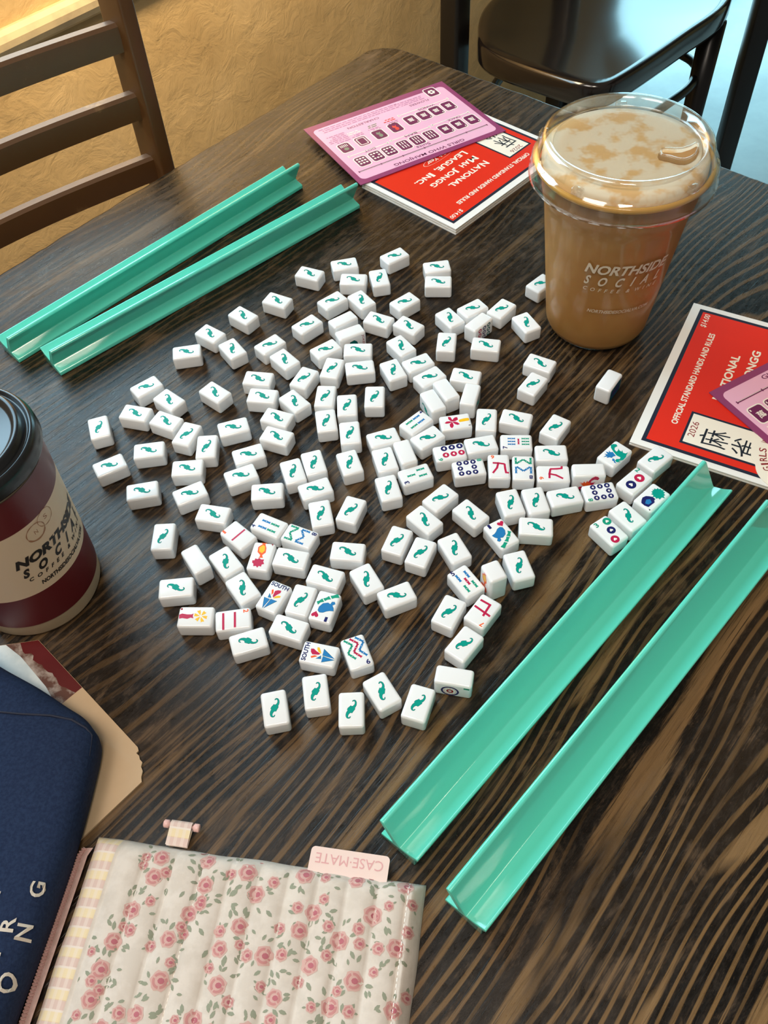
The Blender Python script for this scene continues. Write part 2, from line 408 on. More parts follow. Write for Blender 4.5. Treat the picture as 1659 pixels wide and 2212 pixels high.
# ================================================================ MAHJONG TILES
# traced shapes, in u on the 20 x 30 face (x right, y up)
SH = {
'emblem': [[1.18,6.91],[2.07,7.9],[3.25,8.05],[4.29,7.16],[4.83,5.5],[4.59,3.42],[3.82,1.76],[3.07,0.91],[3.51,-0.02],[2.63,-1.1],[1.0,-3.45],[-0.46,-3.14],[-1.52,-4.01],[-2.32,-5.26],[-2.51,-6.68],[-1.86,-7.5],[-1.0,-7.21],[-0.87,-6.46],[-0.19,-6.55],[-0.64,-7.58],[-1.57,-8.21],[-2.92,-7.99],[-3.88,-6.93],[-4.19,-5.26],[-3.76,-3.0],[-2.93,-1.65],[-2.48,-0.87],[-3.04,-0.29],[-2.33,1.1],[-1.09,2.09],[0.1,3.19],[0.72,2.38],[1.9,2.68],[3.12,3.84],[3.58,5.42],[3.29,6.9],[2.27,7.2],[1.58,6.64]],
'fl_red': [[[-7.43,-6.14],[-6.65,-3.82],[-3.12,-2.82],[-0.62,-3.38],[-2.19,-5.17],[-4.49,-6.39]],[[-5.53,2.54],[-2.14,2.73],[-0.76,0.02],[-0.57,-3.12],[-3.7,-1.89],[-5.54,0.35]],[[0.3,-10.79],[-1.53,-8.56],[-1.42,-5.85],[-0.4,-3.42],[1.18,-5.78],[1.34,-9.07]],[[3.92,3.51],[4.62,1.21],[3.09,-1.23],[-0.22,-3.24],[-0.14,-0.64],[1.4,1.8]],[[7.97,-4.83],[5.87,-6.35],[2.93,-6.36],[-0.29,-3.61],[2.1,-2.68],[5.4,-2.74]]],
'fl_red_h': [[-1.69,3.19],[-2.7,8.02],[-2.82,12.42],[-1.34,13.66],[0.75,12.82],[1.0,10.05],[1.32,3.45]],
'fl_red_n': [[6.28,11.48],[6.29,13.66],[6.91,13.43],[7.16,11.48]],
'dr_body': [[-9.18,6.18],[-8.25,8.77],[-6.02,10.22],[-3.78,9.12],[-4.59,5.79],[-2.92,3.54],[-0.36,2.98],[-0.28,5.18],[-1.51,7.41],[0.64,6.04],[2.99,6.14],[2.03,8.2],[4.73,6.08],[6.95,6.91],[7.89,9.48],[8.44,6.42],[9.76,3.46],[10.02,-1.1],[7.68,-4.98],[10.14,-4.32],[7.34,-7.38],[5.34,-6.97],[4.8,-4.35],[7.05,-2.23],[6.54,-0.21],[2.41,-0.74],[-2.45,1.01],[-7.12,3.42]],
'dr_wing': [[-7.92,-3.71],[-4.83,-2.49],[-6.49,-0.67],[-4.01,-1.3],[-2.69,0.37],[-0.55,-0.58],[2.26,-1.5],[1.06,-3.69],[0.91,-6.35],[-0.89,-6.79],[-2.42,-9.49],[-2.87,-7.39],[-5.16,-10.6],[-4.63,-6.95],[-7.08,-6.73],[-4.37,-5.01]],
'dr_claw': [[1.85,-6.09],[3.91,-5.62],[5.8,-7.59],[8.59,-8.69],[5.86,-9.19],[4.79,-8.12],[3.08,-8.49]],
'fb_leaf': [[-5.34,6.86],[-4.01,7.52],[-4.8,9.18],[-3.02,9.86],[-2.85,12.08],[-1.62,11.28],[-0.4,13.31],[0.75,12.02],[2.51,14.06],[2.76,11.87],[4.97,12.19],[4.68,10.14],[6.58,10.03],[6.23,8.06],[8.65,6.73],[6.11,5.53],[6.3,2.24],[4.5,2.83],[3.35,0.74],[1.79,1.85],[-0.04,0.42],[-0.68,2.47],[-2.93,1.83],[-2.58,3.8],[-4.68,4.4],[-3.77,5.99]],
'fb_vase': [[-5.8,-6.45],[-4.77,-2.99],[-2.52,-1.13],[-0.04,0.42],[3.38,0.1],[3.29,-1.6],[5.14,-3.47],[4.76,-7.18],[4.41,-11.5],[0.7,-12.59],[-2.83,-12.15],[-4.69,-9.35]],
'fb_in': [[-2.03,-6.0],[0.01,-3.28],[3.34,-5.28],[2.7,-9.25],[-0.22,-10.19]],
'fb_n': [[5.8,-12.75],[7.71,-12.53],[7.2,-14.24]],
'fv_vase': [[-3.27,13.9],[1.66,14.26],[0.37,13.11],[2.41,8.95],[2.98,4.33],[0.64,1.28],[1.49,-0.59],[2.27,-1.4],[-2.35,-1.86],[-1.11,-0.6],[-1.28,1.25],[-4.27,3.86],[-5.16,9.12],[-1.82,12.77]],
'fv_in': [[-1.32,11.76],[0.68,10.71],[1.69,6.14],[-0.11,3.17],[-3.14,4.71],[-3.74,8.94]],
'fv_fl': [[-6.45,-5.43],[-4.46,-4.85],[-4.34,-2.84],[-2.25,-3.44],[-0.98,-1.91],[0.74,-3.23],[3.59,-2.92],[3.32,-5.22],[4.8,-7.36],[2.82,-8.33],[2.76,-10.57],[0.72,-10.11],[-0.19,-12.09],[-1.76,-10.5],[-4.06,-11.12],[-4.55,-8.57],[-5.91,-7.73]],
'fv_n': [[5.78,14.23],[7.56,13.96],[7.1,11.85]],
'fy_vase': [[-1.57,-14.06],[-2.78,-11.62],[-1.94,-7.25],[-1.94,-3.55],[-2.91,-2.01],[-0.38,-2.25],[1.9,-1.47],[1.19,-3.9],[2.39,-6.55],[1.68,-10.89],[2.28,-13.42]],
'fy_pet': [[[-0.09,5.01],[-0.53,7.74],[-0.34,10.09],[1.06,9.56],[2.65,9.8],[1.67,7.52]],[[0.43,4.6],[2.71,6.7],[4.88,8.02],[4.92,6.5],[5.71,5.29],[3.32,4.69]],[[0.25,3.9],[2.97,3.28],[4.95,2.26],[3.6,1.26],[2.81,-0.2],[1.39,1.47]],[[-0.45,3.61],[-0.01,0.88],[-0.2,-1.48],[-1.6,-0.96],[-3.2,-1.21],[-2.21,1.08]],[[-0.96,4.01],[-3.26,1.9],[-5.46,0.56],[-5.5,2.1],[-6.31,3.31],[-3.88,3.92]],[[-0.79,4.72],[-3.52,5.34],[-5.53,6.37],[-4.16,7.38],[-3.36,8.83],[-1.93,7.15]]],
'fy_n': [[-7.75,-13.82],[-8.0,-11.73],[-6.29,-11.66],[-6.05,-13.11]],
'b1_heart': [[4.1,11.21],[5.45,11.45],[6.61,10.55],[6.71,9.41],[7.92,10.09],[8.96,9.45],[8.5,7.93],[6.83,7.0],[4.43,6.53],[3.6,9.19]],
'b1_bird': [[-0.47,5.83],[2.59,6.42],[4.38,4.95],[4.41,1.37],[2.42,-2.35],[-1.47,-4.15],[-3.77,-3.25],[-4.38,-5.84],[-6.45,-6.3],[-7.58,-4.56],[-5.66,-2.6],[-7.41,-0.46],[-8.45,2.29],[-5.22,2.75],[-2.45,4.22]],
'b1_bam': [[[6.09,-0.03],[8.38,-2.87],[6.63,-3.9],[4.58,-6.85],[2.01,-4.21],[4.78,-2.76]],[[1.69,-4.88],[3.93,-7.15],[1.81,-8.29],[-0.09,-10.6],[-2.64,-7.97],[0.04,-6.84]],[[-3.25,-8.64],[-1.1,-11.01],[-3.03,-11.9],[-6.59,-14.53],[-9.01,-11.3],[-5.31,-10.14]]],
'so_1': [[[-6.65,-3.64],[-1.42,-3.53],[-2.76,-13.58]],[[-0.56,-3.13],[5.06,-2.69],[-1.84,-13.28]],[[-4.57,1.55],[-1.19,-2.06],[-3.82,-2.6]]],
'so_o': [[-4.75,5.18],[-3.33,6.11],[-1.8,3.11],[-2.2,0.46]],
'so_r': [[-1.5,5.31],[0.54,7.07],[3.28,7.65],[3.74,5.4],[1.92,2.64],[0.42,-1.05],[-0.79,0.16]],
'so_y': [[1.52,0.82],[3.32,2.34],[5.54,2.95],[5.68,1.25],[2.66,-0.69],[0.6,-1.78]],
'c9': [[[-5.76,3.93],[-0.34,3.55],[5.14,2.42]],[[-0.28,4.62],[-2.02,-2.03],[-6.13,-8.29]],[[-6.86,-1.97],[-0.79,-0.54]],[[5.16,2.72],[5.39,-3.33],[5.93,-7.84],[8.55,-8.17]]],
'c7': [[[7.43,-7.89],[-1.72,-8.11],[-2.67,4.07]],[[8.37,-0.32],[-7.6,1.05]]],
'c1': [[[7.94,-0.1],[-7.76,-0.32]]],
'c2': [[[-7.09,-7.87],[8.89,-8.25]],[[-6.64,1.84],[8.03,1.37]]],
}
# kind, x, y, direction of the long axis (degrees), label
TILES = [
('A1','b',-194.7,718.2,6.0,'white tile, teal emblem up, second nearest one below left of the rear rack pair'),
('A2','b',-171.5,744.0,140.4,'white tile, teal emblem up, nearest one below left of the rear rack pair'),
('A3','b',-146.5,717.8,122.0,'white tile, teal emblem up, fourth nearest one left of the joker tile'),
('A4','b',-137.3,769.8,137.9,'white tile, teal emblem up, second nearest one below the rear rack pair'),
('A5','b',-100.5,790.8,150.0,'white tile, teal emblem up, nearest one below the rear rack pair'),
('A6','b',-64.7,833.3,154.0,'white tile, teal emblem up, nearest one below right of the rear rack pair'),
('A7','b',-24.9,845.4,9.2,'white tile, teal emblem up, nearest one left of the farthest-back tile'),
('A8','b',-15.8,817.5,171.6,'white tile, teal emblem up, nearest one above the blank tile behind joker'),
('A9','b',13.4,817.0,97.7,'white tile, teal emblem up, nearest one below left of the farthest-back tile'),
('A11','b',-40.0,783.9,35.7,'white tile, teal emblem up, nearest one above left of the blank tile behind joker'),
('A12','b',-8.1,781.6,121.7,'white tile, teal emblem up, nearest one above right of the blank tile behind joker'),
('A13','b',-67.9,747.9,39.0,'white tile, teal emblem up, nearest one left of the blank tile behind joker'),
('A14','s',-29.2,746.8,30.7,'white tile on its long side, blank edge up, right behind the joker tile'),
('A15','s',-22.3,726.0,23.1,'white tile on its long side showing the joker face'),
('B0','b',8.8,747.1,150.8,'white tile, teal emblem up, nearest one right of the blank tile behind joker'),
('A17','b',-107.1,720.4,38.4,'white tile, teal emblem up, second nearest one left of the joker tile'),
('A18','b',-91.3,696.2,127.4,'white tile, teal emblem up, second nearest one below left of the blank tile behind joker'),
('A19','b',-48.5,707.1,31.5,'white tile, teal emblem up, nearest one below left of the joker tile'),
('A20','b',-15.1,702.7,175.3,'white tile, teal emblem up, nearest one below the joker tile'),
('A21','b',-14.1,675.8,3.2,'white tile, teal emblem up, second nearest one below the joker tile'),
('A22','b',-42.5,678.1,73.2,'white tile, teal emblem up, nearest one below the blank tile behind joker'),
('A23','b',-71.3,666.8,61.5,'white tile, teal emblem up, third nearest one below left of the joker tile'),
('A24','b',-118.1,670.7,167.8,'white tile, teal emblem up, fifth nearest one below left of the blank tile behind joker'),
('A25','b',-113.1,645.5,168.5,'white tile, teal emblem up, sixth nearest one below left of the blank tile behind joker'),
('D3','b',-80.8,634.9,127.9,'white tile, teal emblem up, fourth nearest one below left of the blank tile behind joker'),
('D4','b',-50.1,638.8,82.1,'white tile, teal emblem up, third nearest one below the joker tile'),
('D5','b',-28.9,624.2,89.6,'white tile, teal emblem up, second nearest one left of the upper four-bamboo tile'),
('D6','b',-1.2,633.1,85.3,'white tile, teal emblem up, nearest one above left of the upper four-bamboo tile'),
('B1','b',32.7,854.3,30.9,'white tile, teal emblem up, farthest back of all the tiles'),
('B2','b',78.9,829.5,5.2,'white tile, teal emblem up, second nearest one right of the farthest-back tile'),
('B3','b',77.9,803.1,173.6,'white tile, teal emblem up, nearest one below right of the farthest-back tile'),
('B4','b',189.2,788.1,41.2,'white tile, teal emblem up, partly hidden behind the iced coffee cup'),
('B5','b',38.7,773.7,35.6,'white tile, teal emblem up, nearest one below the farthest-back tile'),
('B6','b',84.7,742.2,120.6,'white tile, teal emblem up, nearest one left of the nine-ring tile'),
('B7','b',110.5,754.9,30.9,'white tile, teal emblem up, nearest one above the nine-ring tile'),
('B8','s',113.5,727.7,42.6,'white tile on its long side showing nine red, navy and teal rings'),
('B9','b',141.1,750.9,46.6,'white tile, teal emblem up, nearest one above right of the nine-ring tile'),
('B10','b',164.0,726.2,113.0,'white tile, teal emblem up, nearest one right of the nine-ring tile'),
('B11','b',40.0,734.9,138.6,'white tile, teal emblem up, second nearest one right of the joker tile'),
('B12','b',30.0,704.3,120.8,'white tile, teal emblem up, nearest one right of the joker tile'),
('B13','b',77.3,704.7,79.9,'white tile, teal emblem up, nearest one below left of the nine-ring tile'),
('B14','b',117.4,696.7,165.4,'white tile, teal emblem up, nearest one below the nine-ring tile'),
('B15','b',168.3,664.0,148.1,'white tile, teal emblem up, nearest one below left of the iced coffee cup'),
('B16','b',156.7,635.4,51.7,'white tile, teal emblem up, nearest one right of the blank-edged pair'),
('B17','b',45.6,676.9,23.8,'white tile, teal emblem up, second nearest one above left of the blank-edged pair'),
('B18','b',19.6,669.2,109.1,'white tile, teal emblem up, nearest one below right of the joker tile'),
('B19','b',55.5,655.7,30.5,'white tile, teal emblem up, nearest one above left of the blank-edged pair'),
('B20','b',91.7,653.1,161.7,'white tile, teal emblem up, nearest one above right of the blank-edged pair'),
('B21','s',69.8,632.2,113.2,'blank-edged white tile on its long side, rear one of two above crimson flower'),
('B22','s',55.5,618.5,111.6,'white tile on its long side with emblem on its left face, above crimson flower'),
('B23','s',92.7,623.2,71.3,'white tile on its long side with emblem on its right face, above crimson flower'),
('C1','b',-273.2,617.9,105.3,'white tile, teal emblem up, farthest left of all the tiles'),
('C2','b',-239.1,634.1,162.5,'white tile, teal emblem up, nearest one above right of the farthest-left tile'),
('C3','b',-232.0,670.3,35.4,'white tile, teal emblem up, second nearest one above right of the farthest-left tile'),
('C4','b',-207.0,649.2,136.9,'white tile, teal emblem up, third nearest one above right of the farthest-left tile'),
('C5','b',-207.4,620.3,151.2,'white tile, teal emblem up, second nearest one right of the farthest-left tile'),
('C6','b',-185.6,600.8,67.6,'white tile, teal emblem up, third nearest one right of the farthest-left tile'),
('C7','b',-165.1,582.7,89.2,'white tile, teal emblem up, third nearest one above the single crimson bar tile'),
('C8','b',-161.3,655.3,137.3,'white tile, teal emblem up, fifth nearest one right of the farthest-left tile'),
('C9','b',-140.4,605.7,14.2,'white tile, teal emblem up, fifth nearest one above the single crimson bar tile'),
('C10','b',-220.5,583.3,4.7,'white tile, teal emblem up, nearest one below right of the farthest-left tile'),
('C11','b',-256.3,567.5,25.9,'white tile, teal emblem up, nearest one below the farthest-left tile'),
('C12','b',-221.7,533.6,7.4,'white tile, teal emblem up, nearest one right of the striped hot coffee cup'),
('C13','b',-181.6,557.4,0.1,'white tile, teal emblem up, third nearest one above left of the single crimson bar tile'),
('C14','b',-176.9,526.5,23.4,'white tile, teal emblem up, second nearest one above left of the single crimson bar tile'),
('C16','b',-124.3,569.3,16.2,'white tile, teal emblem up, second nearest one above the single crimson bar tile'),
('C17','b',-130.5,543.9,19.9,'white tile, teal emblem up, nearest one above the single crimson bar tile'),
('C18','b',-105.6,522.0,0.2,'white tile, teal emblem up, nearest one above the lower four-bamboo tile'),
('D1','b',-98.0,614.4,155.2,'white tile, teal emblem up, sixth nearest one above the lower four-bamboo tile'),
('D2','b',-98.0,589.9,155.4,'white tile, teal emblem up, fourth nearest one above the lower four-bamboo tile'),
('D7','b',-49.9,605.3,94.8,'white tile, teal emblem up, third nearest one left of the upper four-bamboo tile'),
('D8','b',-27.2,587.2,92.4,'white tile, teal emblem up, nearest one left of the upper four-bamboo tile'),
('D9','b',-28.8,549.8,104.1,'white tile, teal emblem up, nearest one left of the three-bamboo tile'),
('D10','b',-81.9,544.1,104.6,'white tile, teal emblem up, second nearest one above the left eight-bamboo tile'),
('D11','b',-62.4,552.9,102.9,'white tile, teal emblem up, second nearest one above right of the lower four-bamboo tile'),
('D12','b',-61.2,521.3,17.4,'white tile, teal emblem up, nearest one above right of the lower four-bamboo tile'),
('D13','b',-56.6,492.2,97.7,'white tile, teal emblem up, nearest one above right of the left eight-bamboo tile'),
('D15','b',4.4,578.0,15.2,'white tile, teal emblem up, nearest one below left of the upper four-bamboo tile'),
('D16','bam4',37.3,594.4,39.6,'white tile face up with four bamboo sticks, touching the blank-sided tile cluster near centre'),
('D17','b',46.6,574.0,32.4,'white tile, teal emblem up, nearest one below right of the upper four-bamboo tile'),
('D18','s',23.8,554.8,104.1,'blank-edged white tile on its long side, above the three-bamboo tile'),
('D19','b',4.4,550.3,101.5,'white tile, teal emblem up, nearest one above left of the three-bamboo tile'),
('D20','b',5.6,516.0,101.1,'white tile, teal emblem up, nearest one below left of the three-bamboo tile'),
('D21','bam3',31.5,529.7,196.4,'white tile face up with three green bamboo sticks and a navy 3'),
('E1','flowred',74.9,591.4,4.5,'white tile face up with crimson five-petal flower and yellow handle'),
('E2','b',104.8,591.7,80.7,'white tile, teal emblem up, with a small brown stain at its corner'),
('E3','b',133.4,590.7,159.1,'white tile, teal emblem up, nearest one above the seven-bamboo tile'),
('E4','b',168.9,576.3,52.5,'white tile, teal emblem up, nearest one above right of the seven-bamboo tile'),
('E5','dot6',65.5,553.6,187.9,'white tile face up with three navy and three red rings'),
('E6','b',95.9,560.9,7.4,'white tile, teal emblem up, nearest one below right of the crimson flower tile'),
('E7','bam7',129.1,560.2,174.1,'white tile face up with seven bamboo sticks, the middle one red'),
('E8','b',159.5,544.1,176.2,'white tile, teal emblem up, nearest one above the turned crimson nine tile'),
('E9','dot8',81.2,532.7,4.9,'white tile face up with eight navy rings, right below the six-ring tile'),
('E10','crak9',109.0,532.1,85.4,'white tile face up with upright crimson character and orange 9'),
('E11','bam8',130.9,528.3,263.2,'white tile face up with zigzag bamboo and navy 8, beside the upright crimson nine'),
('E12','crak9',157.0,518.9,174.7,'white tile face up with crimson character turned on its side and orange 9'),
('E13','s',188.8,517.2,-3.6,'white tile on its long side showing the top of a red dragon'),
('E15','b',113.7,489.4,99.4,'white tile, teal emblem up, nearest one above the right bluebird tile'),
('E16','b',136.3,489.8,96.7,'white tile, teal emblem up, nearest one below left of the turned crimson nine tile'),
('E17','b',163.0,491.8,8.3,'white tile, teal emblem up, nearest one left of the right eight-ring tile'),
('E18','dot8',194.8,494.1,185.7,'white tile face up with eight navy rings, below the red-edged sideways tile'),
('E19','b',51.7,500.4,40.6,'white tile, teal emblem up, nearest one below right of the three-bamboo tile'),
('E20','b',76.9,480.5,128.8,'white tile, teal emblem up, nearest one above left of the right bluebird tile'),
('E21','bam1',100.9,455.8,116.8,'white tile face up with bluebird, red heart and bamboo, right of centre'),
('E22','b',132.0,461.0,170.7,'white tile, teal emblem up, nearest one right of the right bluebird tile'),
('F1','s',230.6,628.9,52.5,'lone white tile on its long side, between iced coffee and right-hand booklet'),
('F2','dragon',217.2,537.1,41.4,'white tile face up with green dragon and blue wings'),
('F3','b',253.1,528.1,38.6,'white tile, teal emblem up, overlapping the edge of the right-hand booklet'),
('F4','dot2',228.3,503.8,38.4,'white tile face up with one red and one navy ring and a green 2'),
('F5','flowblue',239.3,483.7,39.7,'white tile face up with navy vase and green leafy flower beside the rack'),
('F6','b',213.8,465.4,122.1,'white tile, teal emblem up, wedged between three-ring tile and aqua rack'),
('F7','dot3',194.1,450.8,121.6,'white tile face up with green, navy and red rings in a diagonal'),
('G1','b',-197.2,479.0,88.3,'white tile, teal emblem up, nearest one above left of the lower left blank tile'),
('G2','b',-154.1,500.5,164.9,'white tile, teal emblem up, nearest one above left of the single crimson bar tile'),
('G3','s',-165.4,449.4,120.1,'blank-edged white tile on its long side, lower left, below the single crimson bar'),
('G4','crak1',-130.1,474.5,133.5,'white tile face up with a single crimson bar and orange 1'),
('G5','bam4',-103.0,482.9,149.7,'white tile face up with four bamboo sticks, left of the eight-bamboo zigzag'),
('G6','bam8',-75.7,468.8,-28.0,'white tile face up with zigzag bamboo and navy 8, near the lower four-bamboo'),
('G7','b',-139.8,447.2,122.6,'white tile, teal emblem up, nearest one right of the lower left blank tile'),
('G8','flowvase',-109.1,449.7,76.2,'white tile face up with orange vase above a red blossom'),
('G9','b',-83.3,445.6,163.3,'white tile, teal emblem up, nearest one right of the orange vase tile'),
('G10','b',-181.1,423.9,2.0,'white tile, teal emblem up, nearest one below left of the lower left blank tile'),
('G11','b',-124.1,418.8,121.6,'white tile, teal emblem up, nearest one left of the upright SOUTH tile'),
('G12','south',-97.6,407.7,60.4,'white tile face up lettered SOUTH with blue arrow, standing upright in view'),
('G13','b',-74.5,402.6,70.7,'white tile, teal emblem up, nearest one right of the upright SOUTH tile'),
('G14','bam1',-54.6,394.3,249.2,'white tile face up with bluebird, heart and bamboo upside down, lower left'),
('G15','flowyel',-162.2,393.6,-4.8,'white tile face up with crimson vase and yellow blossom'),
('G16','crak2',-130.8,388.4,4.4,'white tile face up with two crimson bars and orange 2'),
('G17','b',-117.4,367.0,14.8,'white tile, teal emblem up, nearest one below right of the two crimson bars tile'),
('G18','b',-84.5,376.9,156.9,'white tile, teal emblem up, nearest one above left of the turned SOUTH tile'),
('G19','b',-53.8,424.3,157.7,'white tile, teal emblem up, nearest one above the left bluebird tile'),
('K2','b',-29.4,493.9,66.5,'white tile, teal emblem up, second nearest one above right of the left eight-bamboo tile'),
('K3','b',-33.8,448.7,169.6,'white tile, teal emblem up, nearest one right of the left eight-bamboo tile'),
('K4','b',-18.8,418.6,114.5,'white tile, teal emblem up, nearest one above right of the left bluebird tile'),
('K5','b',5.7,400.5,19.8,'white tile, teal emblem up, nearest one left of the five-bamboo tile'),
('K6','b',9.6,456.6,65.3,'white tile, teal emblem up, second nearest one below the three-bamboo tile'),
('K7','b',29.1,442.5,64.2,'white tile, teal emblem up, nearest one above left of the five-bamboo tile'),
('K8','b',35.4,477.1,129.4,'white tile, teal emblem up, nearest one below the three-bamboo tile'),
('K9','b',58.7,444.3,111.6,'white tile, teal emblem up, nearest one above the five-bamboo tile'),
('K11','bam5',64.7,409.6,119.6,'white tile face up with five bamboo sticks around a red centre'),
('K12','e',87.6,408.7,109.1,'white tile standing on its short end with orange print on its left face'),
('K13','b',111.3,421.5,100.9,'white tile, teal emblem up, nearest one right of the tile standing on end'),
('K14','crak7',75.2,379.4,230.0,'white tile face up with crimson character and orange 7'),
('K15','b',47.5,381.3,58.8,'white tile, teal emblem up, nearest one left of the crimson seven tile'),
('K16','b',56.7,350.6,48.3,'white tile, teal emblem up, nearest one above the one-ring tile'),
('H1','south',-59.9,350.4,163.0,'white tile face up lettered SOUTH, turned on its side beside the nine-bamboo tile'),
('H2','bam9',-29.6,349.9,285.9,'white tile face up with green, red and blue bamboo zigzags and navy 9'),
('H3','b',-94.8,306.5,98.0,'white tile, teal emblem up, leftmost of the five in the front row'),
('H4','b',-63.0,317.9,95.1,'white tile, teal emblem up, second from left in the front row'),
('H5','b',-35.8,300.8,88.2,'white tile, teal emblem up, nearest to the camera, upright in view'),
('H6','b',-11.5,314.4,116.6,'white tile, teal emblem up, tilted one second from right in front row'),
('H7','b',15.9,302.3,68.0,'white tile, teal emblem up, rightmost of the front row'),
('H8','s',45.5,320.7,-15.1,'white tile on its long side showing one big navy ring'),
]
TW, TL, TT = 20.0, 29.9, 16.0
m_ = MB(); m_.box(-TW / 2, -TL / 2, -TT / 2, TW / 2, TL / 2, TT / 2)
TILE_ME = bevel_mesh(m_.mesh('mahjong_tile', [M_TILE]), 2.6, 5, .5)
TILE_ME.polygons.foreach_set('use_smooth', [True] * len(TILE_ME.polygons))
ZF = TT / 2 + .06

def centre(p):
    x = [q[0] for q in p]; y = [q[1] for q in p]; cx, cy = (min(x) + max(x)) / 2, (min(y) + max(y)) / 2
    return [(q[0] - cx, q[1] - cy) for q in p]
def grow(p, d):
    n = len(p); a = sum(p[i][0] * p[(i + 1) % n][1] - p[(i + 1) % n][0] * p[i][1] for i in range(n)); sg = 1 if a > 0 else -1; o = []
    for i in range(n):
        t = (Vector(p[(i + 1) % n]) - Vector(p[i - 1])); t = t.normalized() if t.length > 0 else t
        o.append((p[i][0] + t.y * d * sg, p[i][1] - t.x * d * sg))
    return o
def scale_to(p, s_, dx=0, dy=0): return [(x * s_ + dx, y * s_ + dy) for x, y in p]

em = [(x * .93, y * .93) for x, y in centre(SH['emblem'])]; m_ = MB(); m_.poly(grow(em, .2), ZF, TEALD); m_.poly(grow(em, -.02), ZF + .05, TEAL)  # dark outline paints in the shade of an engraved edge
EMB_ME = m_.mesh('back_emblem', DM)

def heart(mb, x, y, s_, z, m, up=1):
    p = []
    for i in range(18):
        t = 2 * math.pi * i / 18
        p.append((x + s_ * .062 * 16 * math.sin(t) ** 3, y + up * s_ * .062 * (13 * math.cos(t) - 5 * math.cos(2 * t) - 2 * math.cos(3 * t) - math.cos(4 * t))))
    mb.poly(p, z, m)
def dot(mb, x, y, r, m, up=-1):
    mb.disc(x, y, r, ZF, m, 24); heart(mb, x, y, r * .44, ZF + .08, WHT, up)
def sdot(mb, x, y, r, m): mb.disc(x, y, r, ZF, m, 18); heart(mb, x, y, r * .46, ZF + .06, WHT, -1)
def stick(mb, x, y, L, m, ang=90.0, w=2.9, segs=2):
    c, s_ = math.cos(math.radians(ang)), math.sin(math.radians(ang)); g = .35
    for k in range(segs):
        t0 = -L / 2 + k * L / segs + g / 2; t1 = t0 + L / segs - g; tm = (t0 + t1) / 2
        q = [(t0, -w / 2), (t0 + .6, -w * .36), (tm, -w * .30), (t1 - .6, -w * .36), (t1, -w / 2), (t1, w / 2), (t1 - .6, w * .36), (tm, w * .30), (t0 + .6, w * .36), (t0, w / 2)]
        mb.poly([(x + u * c - v * s_, y + u * s_ + v * c) for u, v in q], ZF, m)
def link(mb, a, b, m, w=2.7, segs=2):
    dx, dy = b[0] - a[0], b[1] - a[1]; stick(mb, (a[0] + b[0]) / 2, (a[1] + b[1]) / 2, math.hypot(dx, dy), m, math.degrees(math.atan2(dy, dx)), w, segs)

def num(txt, m, x=-6.2, y=11.2, h=4.6, w=3.2):
    mb = MB(); put_text(mb, txt, x - w / 2, y - h / 2, x + w / 2, y + h / 2, ZF, m, .03); return mb

